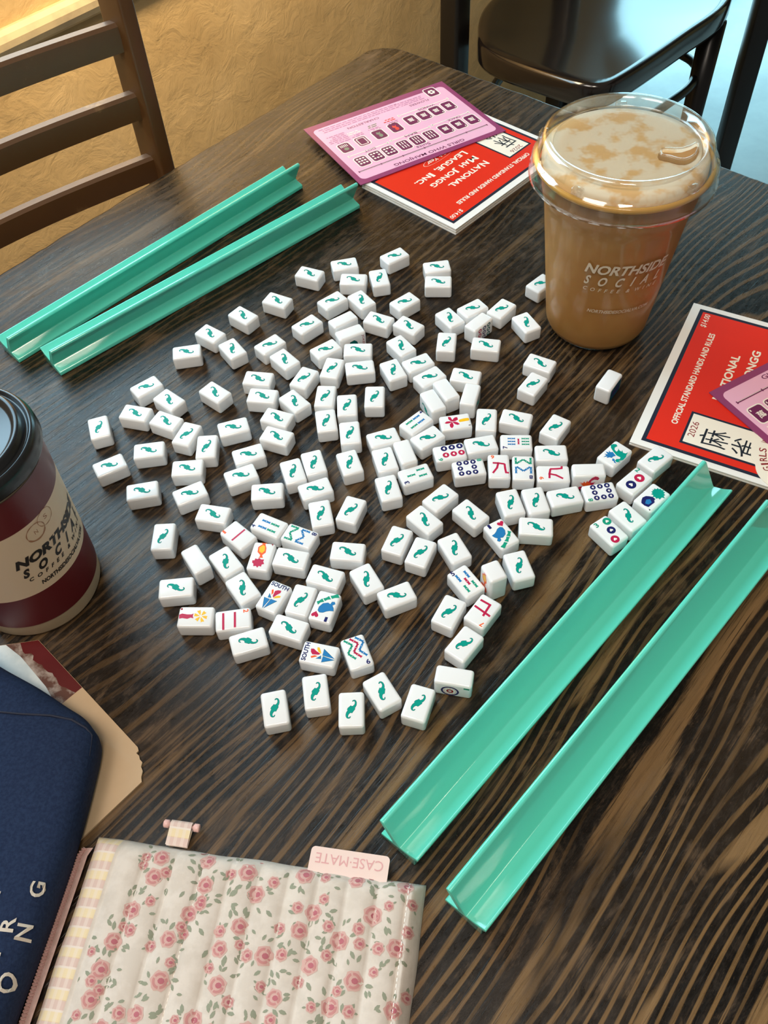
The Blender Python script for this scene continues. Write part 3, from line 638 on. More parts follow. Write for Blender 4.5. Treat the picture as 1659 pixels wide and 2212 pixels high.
def design(k):
    d = MB(); n = None
    if k == 'bam4':
        for x in (-4.6, 2.4):
            for y in (4.6, -4.6): stick(d, x, y - .5, 8.6, BLUE if y > 0 else GRN)
        n = num('4', NAVY, -6.6, 12.2, 3.6)
    elif k == 'bam3': stick(d, -.2, 4.2, 8, GRN); stick(d, 3.6, -6, 8, GRN); stick(d, -3.7, -6, 8, GRN); n = num('3', NAVY, -6.6, 11)
    elif k == 'bam5':
        for x, y, c in ((-4, 5.6, BLUE), (-4, -6.6, GRN), (4.4, 5.2, BLUE), (4.2, -6.4, GRN), (.6, -.8, CRIM)): stick(d, x, y, 8, c)
        n = num('5', NAVY, -5.2, 12.2)
    elif k == 'bam7':
        for x in (4, .4, -3.1): stick(d, x, 4.6, 7.4, BLUE, w=2.2); stick(d, x, -8.4, 7.4, GRN, w=2.2)
        stick(d, .4, -1.9, 7.4, CRIM, 0, 2.2); n = num('7', NAVY, -7, 10.8)
    elif k == 'bam8':
        for s_ in (-1, 1):
            link(d, (s_ * 6.8, -12), (s_ * 6.8, -4), GRN); link(d, (s_ * 6.2, -4.7), (0, -9.7), GRN)
            link(d, (s_ * 6.8, -1), (s_ * 6.8, 7.2), BLUE); link(d, (s_ * 6.2, -.9), (0, 4.2), BLUE)
        n = num('8', NAVY, -6.6, 11.2)
    elif k == 'bam9':
        for x0, c in ((-4.6, BLUE), (0, CRIM), (4.9, GRN)):
            P = [(x0 + 2.1, -13.2), (x0 - 3.3, -7), (x0 + 2.3, -.7), (x0 - 2.4, 5.9)]
            for i in range(3): link(d, P[i], P[i + 1], c, 2.5, 2)
        n = num('9', NAVY, -5.8, 11.2, 4.4, 3.2)
    elif k == 'dot6':
        for y in (4.4, -3.1, -10.5): sdot(d, 5.1, y, 3.1, NAVY); sdot(d, -3.1, y, 3.1, CRIM)
        n = num('6', GRN, -7.3, 10.4, 4.2)
    elif k == 'dot8':
        for x in (-6.4, -.3, 5.8):
            for y in (5, -1.5, -8):
                if not (x == -.3 and y == -1.5): sdot(d, x, y, 2.6, NAVY)
        n = num('8', GRN, -7.6, 11, 4.4)
    elif k == 'dot9':
        for x in (-6, 0, 6):
            for y, c in ((7, NAVY), (0, NAVY), (-7, CRIM)): d.ring(x, y, 1.3, 2.5, ZF, TEALD if y == 7 else c)
    elif k == 'dot2': dot(d, .9, 5.2, 4.7, CRIM); dot(d, .6, -6.2, 4.7, NAVY); n = num('2', GRN, -6.2, 11.6, 5, 3.6)
    elif k == 'dot3': dot(d, 5.2, 8.6, 3.9, GRN); dot(d, 1.6, -.6, 3.9, NAVY); dot(d, -2.4, -9.6, 3.9, CRIM); n = num('3', GRN, -5.2, 10.7, 5, 3.4)
    elif k == 'crak9':
        for p in SH['c9'][:2] + SH['c9'][3:]: d.stroke(p, 1.9, ZF, CRIM)
        n = num('9', ORG, -5.6, 11, 4.2)
    elif k == 'crak7':
        for p in SH['c7']: d.stroke(p, 1.9, ZF, CRIM)
        n = num('7', ORG, -6, 11.2, 4.4)
    elif k == 'crak1': d.stroke(SH['c1'][0], 1.7, ZF, CRIM); n = num('1', ORG, -6.2, 11.6, 4.2, 2.2)
    elif k == 'crak2':
        for p in SH['c2']: d.stroke(p, 1.9, ZF, CRIM)
        n = num('2', ORG, -6.4, 11, 4.4)
    elif k == 'bam1':
        d.poly(grow(SH['b1_bird'], .2), ZF, TEALD); d.poly(SH['b1_bird'], ZF + .04, BLUE); heart(d, 5.3, 9.2, 3.2, ZF, CRIM)
        for p in SH['b1_bam']: d.poly(p, ZF, GRN)
        n = num('1', NAVY, -5, 11.4, 4.6, 2.4)
    elif k == 'flowred':
        for p in SH['fl_red']: d.poly(p, ZF, CRIM)
        d.disc(-1.9, -3.0, 1.0, ZF + .03, CRIM); d.poly(SH['fl_red_h'], ZF, YEL); n = MB(); n.poly(SH['fl_red_n'], ZF, INK)
    elif k == 'flowblue':
        d.poly(SH['fb_leaf'], ZF, TEAL); d.poly(SH['fb_vase'], ZF + .03, NAVY); d.poly(SH['fb_in'], ZF + .06, BLUE); n = MB(); n.poly(SH['fb_n'], ZF, INK)
    elif k == 'flowvase':
        d.poly(SH['fv_vase'], ZF, ORG); d.poly(SH['fv_in'], ZF + .04, YEL); d.poly(SH['fv_fl'], ZF, CRIM); n = MB(); n.poly(SH['fv_n'], ZF, RED)
    elif k == 'flowyel':
        d.poly(SH['fy_vase'], ZF, CRIM)
        for p in SH['fy_pet']: d.poly(p, ZF + .02, YEL)
        n = MB(); n.poly(SH['fy_n'], ZF, RED)
    elif k == 'dragon':
        d.poly(SH['dr_body'], ZF, TEAL); d.poly(SH['dr_wing'], ZF + .04, BLUE); d.poly(SH['dr_claw'], ZF + .02, BLUE)
    elif k == 'south':
        for p in SH['so_1']: d.poly(grow(p, .25), ZF, TEALD); d.poly(grow(p, -.15), ZF + .03, BLUE)
        d.poly(SH['so_o'], ZF, ORG); d.poly(SH['so_r'], ZF + .02, CRIM); d.poly(SH['so_y'], ZF + .04, YEL)
        n = MB(); put_text(n, 'SOUTH', -8.2, 9.2, 8.2, 13.2, ZF, NAVY, .035)
    elif k == 'joker':
        d.poly([(-3, -4), (2, -6), (6, -3), (7, 3), (3, 5), (-1, 4), (-4, 1)], ZF, TEALD); d.disc(2, 0, 2.2, ZF + .03, TEAL)
        n = MB(); put_text(n, 'JOKER', -7.4, 9.4, 7.4, 12.6, ZF, RED, .01)
    elif k == 'reddragon':
        d.poly(scale_to(centre(SH['dr_body']), 1.0), ZF, CRIM); d.poly(scale_to(SH['dr_wing'], 1, 4, 2), ZF + .03, ORG)
    elif k == 'dot1':
        d.ring(1, -2, 5.6, 7.2, ZF, NAVY, 32); d.ring(1, -2, 2.4, 4.2, ZF, WHT, 24); d.ring(1, -2, 1.4, 2.9, ZF + .02, RED, 24)
        for i in range(12):
            a_ = math.pi * i / 6; d.disc(1 + 4.6 * math.cos(a_), -2 + 4.6 * math.sin(a_), .45, ZF + .02, ORG, 6)
        n = num('1', GRN, -6.6, 10.8, 4.4, 2.4)
    elif k == 'soap':
        d.rrect(-8, -12, 8, 12, 2.2, ZF, NAVY); d.rrect(-6.6, -10.6, 6.6, 10.6, 1.6, ZF + .03, TEALD); d.rrect(-4.5, -8.5, 4.5, 8.5, 1.2, ZF + .05, NAVY)
    elif k == 'orangeflower':
        d.poly(SH['fv_vase'], ZF, ORG); d.poly(SH['fv_in'], ZF + .04, YEL); d.poly(scale_to(SH['fv_fl'], 1.0), ZF, ORG)
    return d.mesh('face_design', DM), (n.mesh('numeral', DM) if n else None)
_dc = {}
def get_design(k):
    if k not in _dc: _dc[k] = design(k)
    return _dc[k]
PARTNAME = {'bam': 'bamboo_symbol', 'dot': 'ring_symbol', 'cra': 'character_symbol', 'flo': 'flower_symbol', 'sou': 'arrow_symbol', 'dra': 'dragon_symbol', 'red': 'dragon_symbol', 'jok': 'joker_symbol', 'soa': 'frame_symbol', 'ora': 'flower_symbol'}
# sideways tiles: (print on the side facing this way, what is printed there)
SIDE = {'A15': ((.1, -1), 'joker'), 'B8': ((1, -.7), 'dot9'), 'E13': ((0, -1), 'reddragon'), 'F1': ((1, -.2), 'soap'), 'H8': ((0, -1), 'dot1'),
        'B22': ((-1, -.4), None), 'B23': ((1, 0), None), 'A14': ((-.2, 1), None), 'B21': ((1, 1), None), 'D18': ((1, 0), None), 'G3': ((1, 0), None), 'K12': ((-1, -.4), 'orangeflower')}
FLIP = set()
for key, kind, x, y, th, label in TILES:
    t = math.radians(th); dl = Vector((math.cos(t), math.sin(t), 0)); rt = Vector((math.sin(t), -math.cos(t), 0)); up = Vector((0, 0, 1))
    if kind == 's':
        want, what = SIDE[key]; nz = rt if rt.x * want[0] + rt.y * want[1] > 0 else -rt
        ax, ay, az, h = dl.cross(nz), dl, nz, TW / 2
    elif kind == 'e':
        want, what = SIDE[key]; nz = rt if rt.x * want[0] + rt.y * want[1] > 0 else -rt
        ax, ay, az, h = Vector((0, 0, 1)).cross(nz), Vector((0, 0, 1)), nz, TL / 2
    else:
        ax, ay, az, h = rt, dl, up, TT / 2; what = None if kind == 'b' else kind
    mx = Matrix((ax, ay, az)).transposed().to_4x4(); mx.translation = V(x, y, h + .05)
    o = obj('mahjong_tile', TILE_ME, mtx=mx)
    tag(o, label, 'mahjong tile', 'mahjong tiles scattered on the table')
    if what:
        dm, nm = get_design(what)
        obj(PARTNAME[what[:3]], dm, o)
        if nm: obj('lettering' if what in ('south', 'joker') else 'numeral', nm, o)
    else: obj('back_emblem', EMB_ME, o)

# ================================================================ RACKS
# profile (u across, z): tray tip at u=0, leaning wall, low shelf behind
RP = [(-.6, 14.6), (-.6, 17.4), (0, 18.1), (1.0, 18.2), (8, 13.4), (16, 10.3), (17.2, 11.6), (28.8, 32.0), (29.6, 33.6), (30.8, 34.3), (32.6, 34.3), (33.9, 33.3), (34.1, 31.6),
      (22.8, 9.4), (25, 7.6), (33.2, 5.4), (34.2, 4.6), (34.4, 1.0), (33.6, 0), (3.2, 0), (2.4, .8), (2.4, 11.6)]
def rack(x, y, ang, L, flip, label):
    """origin at the near end of the lower-right long edge; flip: the low shelf is on that edge"""
    m = MB(); pr = [(34.4 - u, z) for u, z in RP] if flip else RP
    m.prism([(-u, z) for u, z in pr], 0, L, 0, 1)
    me = bevel_mesh(m.mesh('tile_rack', [M_ACR]), .55, 2, .45)
    o = obj('tile_rack', me, None, V(x, y, .1), math.radians(ang) - math.pi / 2)
    tag(o, label, 'tile rack', 'aqua acrylic tile racks'); return o
rack(-329.9, 710.7, 38.7, 419, True, 'aqua acrylic tile rack nearer the tiles, ending by the far red booklet')
rack(-378.6, 735.5, 43.4, 420, True, 'aqua acrylic tile rack farthest back, closest to the ochre wall')
rack(5.6, 184.4, 44.5, 427, False, 'aqua acrylic tile rack touching the tiles, pointing at the right-hand booklet')
rack(46.8, 136.6, 44.4, 427, False, 'aqua acrylic tile rack at lower right, running off the right edge')

# ================================================================ BOOKLETS AND CARDS
M_PAPER = mat('white_card_stock', (.86, .84, .79), .35, Coat_Weight=.25)
M_PAGES = noisy('booklet_page_edges', (.62, .50, .33), (.80, .70, .52), 400, .7)
M_COVR = mat('red_cover_print', (226, 42, 22), .28, Coat_Weight=.4); M_BORD = mat('navy_black_border', (30, 38, 56), .3)
M_CREAM = mat('cream_box_print', (245, 236, 218), .35); M_MAROON = mat('maroon_print', (140, 34, 38), .4); M_BRUSH = mat('ink_brush_print', (24, 32, 42), .4)
BM = [M_PAPER, M_BORD, M_COVR, M_CREAM, M_MAROON, M_BRUSH]
def booklet(loc, ang, thick, label, layers, sx=48, sy=-162, sr=55.2):
    L, H = 221.0, 154.0
    o = empty('rule_booklet', loc, ang); tag(o, label, 'booklet', 'red rule booklets')
    m = MB()
    tk = thick / (layers * 2 + 1)
    for i in range(layers * 2 + 1):
        z0 = i * tk; ins = .0 if i % 2 == 0 else 1.2
        m.box(ins, -H + ins, z0, L - ins, -ins, z0 + tk, 0 if i % 2 == 0 else 1)
    obj('pages', m.mesh('pages', [M_PAPER, M_PAGES]), o)
    c = MB(); z = thick + .08
    c.rect(6.8, -H + 9, L - 6.8, -9, z, 1); c.rect(10.6, -H + 13, L - 10.6, -13, z + .05, 2); obj('cover_print', c.mesh('cover_print', BM), o)
    b = MB(); z += .12
    b.rect(19, -118, 63.5, -42.2, z, 1); b.rect(21.6, -115.6, 61, -44.6, z + .05, 3)
    obj('title_box', b.mesh('title_box', BM), o)
    t = MB(); z += .12
    put_text(t, '2026', 30.5, -53, 51, -46.5, z, 4, .0)
    put_text(t, '\u9ebb', 27, -84, 50, -57, z, 5, .0, .0, -.12); put_text(t, '\u96c0', 25, -112, 48, -87, z, 5, .0, .0, .0)
    put_text(t, 'OFFICIAL STANDARD HANDS AND RULES', 40, -34.2, 180.5, -27.8, z, 3, .03)
    put_text(t, '$14.00', 186.5, -22.6, 207.5, -15.8, z, 3, .012, 0, .12)
    put_text(t, 'N', 88, -65.6, 98.5, -55.0, z, 3, .03); put_text(t, 'ATIONAL', 99.5, -65.6, 158.5, -57.0, z, 3, .03)
    put_text(t, 'M', 88, -83.2, 100.5, -72.6, z, 3, .03); put_text(t, 'AH', 101.5, -83.2, 117, -74.6, z, 3, .03)
    put_text(t, 'J', 124, -84.4, 130, -72.6, z, 3, .03); put_text(t, 'ONGG', 131, -83.2, 173, -74.6, z, 3, .03)
    put_text(t, 'L', 88, -101, 95.5, -90.4, z, 3, .03); put_text(t, 'EAGUE,', 96.5, -102.5, 144, -92.4, z, 3, .03)
    put_text(t, 'I', 152, -101, 156, -90.4, z, 3, .03); put_text(t, 'NC.', 157.5, -101, 182, -92.4, z, 3, .03)
    t.ring(118, -115.5, 27.4, 28.2, z, 3, 40, .25); put_text(t, '89th Year', 99, -119, 138, -111.8, z, 3, .01, 0, .3)
    obj('cover_lettering', t.mesh('cover_lettering', BM), o)
    # scalloped sticker tucked under the pink card
    st = MB(); p = []
    for i in range(96):
        a_ = 2 * math.pi * i / 96; r = sr + 3.0 * abs(math.sin(a_ * 6 + .2)) ** .6; p.append((sx + r * math.cos(a_), sy + r * math.sin(a_)))
    k_ = len(p); zs = thick + .5
    st.add([(x, y, zs) for x, y in p] + [(x, y, zs + .35) for x, y in p], [list(range(k_))[::-1], [k_ + i for i in range(k_)]] + [[i, (i + 1) % k_, k_ + (i + 1) % k_, k_ + i] for i in range(k_)], 3)
    so = obj('scalloped_sticker', st.mesh('scalloped_sticker', BM), o); so['label'] = 'cream scalloped sticker with dark lettering around its rim'
    lt = MB(); s_ = 'GIRLS WHO MAHJONG'
    a0 = math.radians(126); ad = math.radians(7.0)
    for i, ch in enumerate(s_):
        if ch == ' ': continue
        a_ = a0 - i * ad; w = 2.1 if ch == 'I' else 5.0; r = sr - 7.7
        put_text(lt, ch, sx + r * math.cos(a_) - w / 2, sy + r * math.sin(a_) - 3.4, sx + r * math.cos(a_) + w / 2, sy + r * math.sin(a_) + 3.4, zs + .45, 4, .01, a_ - math.pi / 2)
    obj('sticker_lettering', lt.mesh('sticker_lettering', BM), so)
    return o
R2O = V(238.1, 560.7, .1)
booklet(R2O, math.radians(59.55), 4.0, 'red and white 2026 rule booklet at the right edge, flat beside the rack', 1)
exr = Vector((math.cos(math.radians(-135.99)), math.sin(math.radians(-135.99))))
p_ = Vector((108.2, 905.6)) - exr * 221.0
booklet(V(p_.x, p_.y, .1), math.radians(-135.99), 8.0, 'red and white 2026 rule booklet stack by the iced coffee, under the lilac card', 2, 72, -150, 36.0)

M_PLUM = mat('plum_print', (146, 62, 108), .3, Coat_Weight=.3); M_PINK = mat('pink_print', (240, 182, 208), .35, Coat_Weight=.3)
M_PLUMD = mat('deep_plum_ink', (112, 30, 80), .4); M_PLUMF = mat('faded_plum_ink', (196, 130, 166), .4); M_IVORY = mat('ivory_print', (248, 238, 224), .4)
M_CORAL = mat('coral_print', (226, 70, 60), .4); M_SAGE = mat('sage_print', (128, 138, 116), .4)
CM = [M_PLUM, M_PINK, M_PLUMD, M_PLUMF, M_IVORY, M_CORAL, M_SAGE]
def pink_card(loc, ang, label):
    L, H = 220.0, 156.0
    o = empty('reference_card', loc, ang); tag(o, label, 'card', 'pink mahjong reference cards')
    m = MB(); m.box(0, -H, 0, L, 0, 1.0, 0); obj('card_sheet', m.mesh('card_sheet', CM), o)
    m = MB(); m.rrect(7, -H + 11, L - 7, -8, 7, 1.05, 1); obj('panel_print', m.mesh('panel_print', CM), o)
    t = MB(); z = 1.2
    put_text(t, 'GIRLS WHO MAHJONG', 57, -17.6, 163, -10.4, z, 2, .01)
    put_text(t, 'Suits', 98, -34, 118, -28.6, z, 2, .0)
    for x0, x1, y, s_ in ((30, 50, -61.5, 'CRACK'), (99, 117, -60.5, 'BAM'), (163, 179, -59.5, 'DOT'), (42, 68, -107, 'WINDS'), (42, 72, -122.5, 'FLOWERS'), (122, 170, -121, 'CHARLESTON')):
        put_text(t, s_, x0, y - 4.5, x1, y, z, 2, .0)
    rr = random.Random(3)
    def para(x0, x1, y, n_, step=4.2, col=3):
        for i in range(n_):
            x = x0 + rr.random() * 4; yy = y - i * step; xe = x1 - rr.random() * 10
            while x < xe:
                w = 2.5 + rr.random() * 6; t.rect(x, yy - 1.9, min(x + w, xe), yy, z, col); x += w + 1.4
    para(84, 208, -131, 3); para(20 + 24, 90, -130, 3, 4.0); para(178, 208, -98, 6, 3.8)
    for x in (104, 130, 157): para(x, x + 22, -99, 2, 3.6); 
    para(104, 126, -107, 2, 4, 5); para(131, 152, -107, 2, 4, 6); para(158, 179, -107, 2, 4, 4)
    # bamboo rule under the title
    t.rect(12, -26.4, 208, -24.4, z, 2); t.rect(13, -25.1, 207, -24.6, z + .03, 4)
    for i in range(7): t.rect(12 + i * 32.5, -27.1, 13.4 + i * 32.5, -23.7, z + .04, 2)
    for x0, x1, y in ((15, 73, -66), (78, 138, -64.5), (143, 202, -63), (19, 98, -111.5)):
        t.rect(x0, y - .8, x1, y + .8, z, 4)
        for x in (x0, x1): t.rect(x - 1.2, y - 2.6, x + 1.2, y + 2.6, z, 4)
    obj('printed_text', t.mesh('printed_text', CM), o)
    icons = [(21.5, -48, 'n'), (42.5, -48, 'n'), (63, -48, 'n'), (87, -47, 'b'), (108, -46.5, 'b'), (128.5, -46, 'b'), (151, -45.5, 'd'), (171, -45, 'd'), (192, -44.5, 'd'),
             (28, -95, 'n'), (48.5, -94, 'n'), (68.5, -93.5, 'n'), (89, -93, 'n'), (116, -89, 'r'), (142, -87, 'g'), (169, -85.5, 's'), (195, -84, 'j'), (28, -139, 'f')]
    for x, y, k in icons:
        c = MB(); w, h = 8.0, 10.6
        c.rrect(x - w - 1.4, y - h - 1.4, x + w + 1.4, y + h + 1.4, 4.2, z, 4); c.rrect(x - w, y - h, x + w, y + h, 3.2, z + .05, 2 if k != 's' else 0)
        zz = z + .1
        if k == 'n': put_text(c, rr.choice('\u842c\u4e5d\u4e03\u5317\u6771\u897f\u5357') if False else '\u842c', x - 4.2, y - 5.5, x + 4.2, y + 3.5, zz, 4, .01); c.rect(x - 6.6, y + 6.5, x - 5.2, y + 9, zz, 4)
        elif k == 'b':
            for i in range(3):
                for j in (-1, 1): c.rect(x - 4.6 + i * 3.8, y - 1 + j * 4.2 - 3.4, x - 3.2 + i * 3.8, y - 1 + j * 4.2 + 3.4, zz, 4)
        elif k == 'd':
            for i in (-1, 0, 1):
                for j in (-1, 0, 1):
                    if (i or j) or x > 180: c.disc(x + i * 4.4, y - 1 + j * 5.4, 1.7, zz, 4, 10)
        elif k == 's': c.rrect(x - 6, y - 8.4, x + 6, y + 8.4, 2, zz, 4); c.rrect(x - 4.8, y - 7.2, x + 4.8, y + 7.2, 1.5, zz + .04, 2)
        elif k == 'f':
            for i in range(6): c.disc(x + 3.4 * math.cos(i * math.pi / 3), y + 3.8 * math.sin(i * math.pi / 3), 2.0, zz, 4, 10)
            c.disc(x, y, 1.1, zz + .05, 2, 10)
        elif k == 'j':
            c.disc(x, y + 3, 3.4, zz, 6, 14)
            for i in range(5): c.rect(x - 5 + i * 2.3, y - 8, x - 4 + i * 2.3, y - 2, zz, 4)
        else: c.poly([(x + a * .9, y + b) for a, b in ((-3, 6), (1, 7.5), (3, 4), (1, 1), (4, -2), (2, -6.5), (-1, -4), (-4, -6), (-2, -1), (-4, 2))], zz, 5 if k == 'r' else 6)
        obj('tile_icon', c.mesh('tile_icon', CM), o)
    return o
pink_card(V(195.5, 1108.5, 8.8), math.radians(-152.74), 'lilac pink reference card with plum border, lying askew on the far red booklet')
pink_card(V(329.0, 616.1, 4.8), math.radians(26.9), 'pink reference card with plum border at right edge, on the near red booklet')

# worn board with dark red end, under the blue case
M_BOARD = noisy('worn_beige_board', (.50, .355, .215), (.58, .43, .27), 18, .45, .35, .7)
M_BRED = noisy('scuffed_dark_red', (.085, .004, .006), (.12, .010, .012), 25, .3, .3, .7); M_SCUFF = noisy('scraped_paper', (.10, .035, .02), (.38, .32, .28), 160, .6, .40, .62)
M_PALE = noisy('pale_blue_paper', (.50, .58, .60), (.66, .72, .72), 60, .4, .4, .6)
m_ = MB()
def lerp2(a, b, t): return (a[0] + (b[0] - a[0]) * t, a[1] + (b[1] - a[1]) * t)
E0, E1 = (-297.0, 390.0), (-202.5, 288.5)
out = [E1, (-201.5, 285.5), (-203.0, 283.6), (-200.6, 281.4), (-199.8, 278.5), (-197.6, 276), (-198.2, 272.5), (-196.6, 269), (-197.2, 264.5), (-196.4, 260.5), (-244, 213), (-330, 127), (-445, 245), (-342, 352)]
q1 = lerp2(E0, E1, .462)
board = [q1] + out + [(-316, 370), (-297, 357)]
def slab(mb, p, z0, z1, m):
    if sum(p[i][0] * p[(i + 1) % len(p)][1] - p[(i + 1) % len(p)][0] * p[i][1] for i in range(len(p))) < 0: p = p[::-1]
    k = len(p); mb.add([(x, y, z0) for x, y in p] + [(x, y, z1) for x, y in p], [list(range(k))[::-1], [k + i for i in range(k)]] + [[i, (i + 1) % k, k + (i + 1) % k, k + i] for i in range(k)], m)
full = [E0] + out + [(-346, 386)]
slab(m_, full, .1, 2.0, 0)
dv = Vector((E1[0] - E0[0], E1[1] - E0[1])).normalized(); nv = Vector((dv.y, -dv.x)); nv = nv if nv.x < 0 else -nv
def bq(t, w): p = Vector(lerp2(E0, E1, t)) + nv * w; return (p.x, p.y)
m_.poly([bq(0.0, .2), bq(.462, .2), bq(.462, 30), (-330, 372), (-330, 387)], 2.06, 1)
rnd = random.Random(2)
edge = [bq(t / 20 * .46, 13.5 - 5 * t / 20 + rnd.uniform(-2, 2)) for t in range(21)]
m_.poly([(-312, 388.2)] + edge + [bq(.46, 40), (-335, 365), (-335, 386.6)], 2.12, 2)
m_.poly([(-345.5, 385.8), (-324, 387.4), bq(.02, 19), bq(.30, 20), bq(.46, 24), bq(.46, 90), (-343, 354)], 2.18, 3)
bo = obj('menu_board', m_.mesh('menu_board', [M_BOARD, M_BRED, M_SCUFF, M_PALE]), None, V(0, 0, 0)); tag(bo, 'worn beige board with scuffed dark red end lying under the navy case', 'board')

# ================================================================ ICED COFFEE
CX, CY = 239.7, 735.5
ic = empty('iced_coffee_cup', V(CX, CY, 0)); tag(ic, 'clear plastic cup of iced milky coffee with a sip lid beside the tiles', 'iced coffee')
M_CLEAR = clear_plastic('clear_cup_plastic', (.985, .975, .96), .012, .10); M_LID = clear_plastic('clear_lid_plastic', (.98, .97, .955), .055, .5, .12)
M_COFFEE = noisy('milky_coffee', (.37, .175, .042), (.45, .24, .075), 22, .45, .4, .65, 3); M_COFFEE.node_tree.nodes['Principled BSDF'].inputs['Subsurface Weight'].default_value = .25
M_COFFEE.node_tree.nodes['Principled BSDF'].inputs['Subsurface Radius'].default_value = (.006, .003, .001)
M_FOAM = noisy('coffee_foam', (.82, .54, .24), (.92, .83, .64), 55, .5, .42, .52, 3)
M_AMBER = mat('amber_refraction_tint', (.62, .36, .085), .2, Coat_Weight=.5)  # coffee refracted in the clear rim, put into the rim's own colour
M_CUPINK = mat('translucent_white_print', (.60, .50, .38), .5)
r_at = lambda z: 52.6 + .112 * z
cup = [(48, 2.2), (51.5, .6), (52.4, 1.4), (53.2, 6)] + [(r_at(z), z) for z in (12, 12.8)] + [(r_at(30) , 30), (r_at(90), 90), (r_at(150), 150), (71.0, 157), (72.4, 159.5), (73.4, 165), (75.2, 184), (76.4, 189)]
inn = [(r - .9, z) for r, z in cup[::-1][:-4]] + [(47, 3.6), (0.01, 3.6)]
m_ = MB(); m_.lathe([(0.01, 2.2)] + cup + inn, 96); obj('cup_body', m_.mesh('cup_body', [M_CLEAR], True), ic)
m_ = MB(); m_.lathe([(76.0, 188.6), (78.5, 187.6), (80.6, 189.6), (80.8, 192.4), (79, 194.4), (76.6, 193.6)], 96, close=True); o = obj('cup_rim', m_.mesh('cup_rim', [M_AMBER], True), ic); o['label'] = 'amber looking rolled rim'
cof = [(0.01, 4.2), (46, 4.2), (49.6, 7)] + [(r_at(z) - 1.5, z) for z in (14, 40, 90, 150)] + [(70.6, 160), (71.8, 166), (73.4, 182), (74.6, 190), (74.2, 197), (71.5, 200.5), (64, 201.5), (0.01, 201.5)]
m_ = MB(); m_.lathe(cof[:-4], 96, 0); m_.lathe(cof[-5:], 96, 1)
o = obj('coffee', m_.mesh('coffee', [M_COFFEE, M_FOAM], True), ic)
lid = [(84.2, 178), (85.4, 178.6), (85.0, 183), (83.6, 186.5), (83.6, 193), (82.4, 196), (79.4, 197.6), (78.2, 200), (76.2, 210), (75.0, 213.6), (72.6, 215.4), (70.2, 215.2), (67.8, 212.5), (66.4, 207.6), (65.6, 206.4)]
m_ = MB(); m_.lathe(lid + [(r - .8, z - .5) for r, z in lid[::-1]], 120, close=True)
lo_ = obj('sip_lid', m_.mesh('sip_lid', [M_LID], True), ic)
hole = [(25.9, -16.7), (28.1, -11.4), (32.2, -10.8), (38.9, -12.6), (46.0, -12.8), (53.8, -9.8), (59.6, -5.8), (61.4, -7.6), (59.6, -14.1), (54.5, -22.7), (49.5, -27.1), (44.2, -29.6), (38.5, -28.2), (31.8, -23.1), (26.2, -20.7)]
m_ = MB(); m_.poly([(43 + (x - 43) * 1.12, -18 + (y + 18) * 1.15) for x, y in hole], 201.9, 0); obj('open_coffee', m_.mesh('open_coffee', [M_COFFEE]), ic)
cu = bpy.data.curves.new('deck', 'CURVE'); cu.dimensions = '2D'; cu.fill_mode = 'BOTH'
for P in ([(66 * math.cos(2 * math.pi * i / 96), 66 * math.sin(2 * math.pi * i / 96)) for i in range(96)], hole):
    sp = cu.splines.new('POLY'); sp.points.add(len(P) - 1); sp.use_cyclic_u = True
    for i, q in enumerate(P): sp.points[i].co = (q[0] * S, q[1] * S, 0, 1)
cu.extrude = .4 * S
o = bpy.data.objects.new('t', cu); C.objects.link(o); dg = bpy.context.evaluated_depsgraph_get(); me = bpy.data.meshes.new_from_object(o.evaluated_get(dg)); bpy.data.objects.remove(o)
me.name = 'lid_deck'; me.materials.clear(); me.materials.append(M_LID); dk = obj('lid_deck', me, lo_, (0, 0, 206 * S))
m_ = MB(); m_.tube([(x, y, 206.4) for x, y in hole + hole[:1]], .9, 6); obj('sip_opening_rim', m_.mesh('sip_opening_rim', [M_LID], True), lo_)
m_ = MB()
for a_ in (226, 304, 81, 150): 
    c_, s_ = math.cos(math.radians(a_)), math.sin(math.radians(a_))
    for (u, w, h0, h1) in ((74.5, 5, 197, 203),):
        vs = [(u * c_ - v * s_ + d * c_, u * s_ + v * c_ + d * s_, z) for z in (h0, h1) for d, v in ((0, -w), (7, -w), (7, w), (0, w))]
        m_.add(vs, [[0, 3, 2, 1], [4, 5, 6, 7], [0, 1, 5, 4], [1, 2, 6, 5], [2, 3, 7, 6], [3, 0, 4, 7]])
obj('stacking_lug', bevel_mesh(m_.mesh('stacking_lug', [M_LID]), 1.0, 2), lo_)
t = MB()
def wrap(rf, off=.25):
    def fn(x, y):  # x = degrees, y = height
        r = rf(y) + off; a_ = math.radians(x); return (r * math.cos(a_), r * math.sin(a_), y)
    return fn
fn = wrap(r_at)
SL = .25
put_text(t, 'NORTHSIDE', -123.8, 113, -54.8, 124.6, 0, 0, .03, 0, SL, fn)
put_text(t, 'S   O   C   I   A   L', -123.6, 98.6, -57.6, 110, 0, 0, .03, 0, SL, fn)
put_text(t, 'C  O  F  F  E  E    &   W  I  N  E', -123.6, 91, -57.8, 95.4, 0, 0, .01, 0, SL, fn)
put_text(t, 'NORTHSIDESOCIALVA.COM', -117, 63.2, -57.9, 67.4, 0, 0, .015, 0, SL, fn)
obj('printed_logo', t.mesh('printed_logo', [M_CUPINK]), ic)

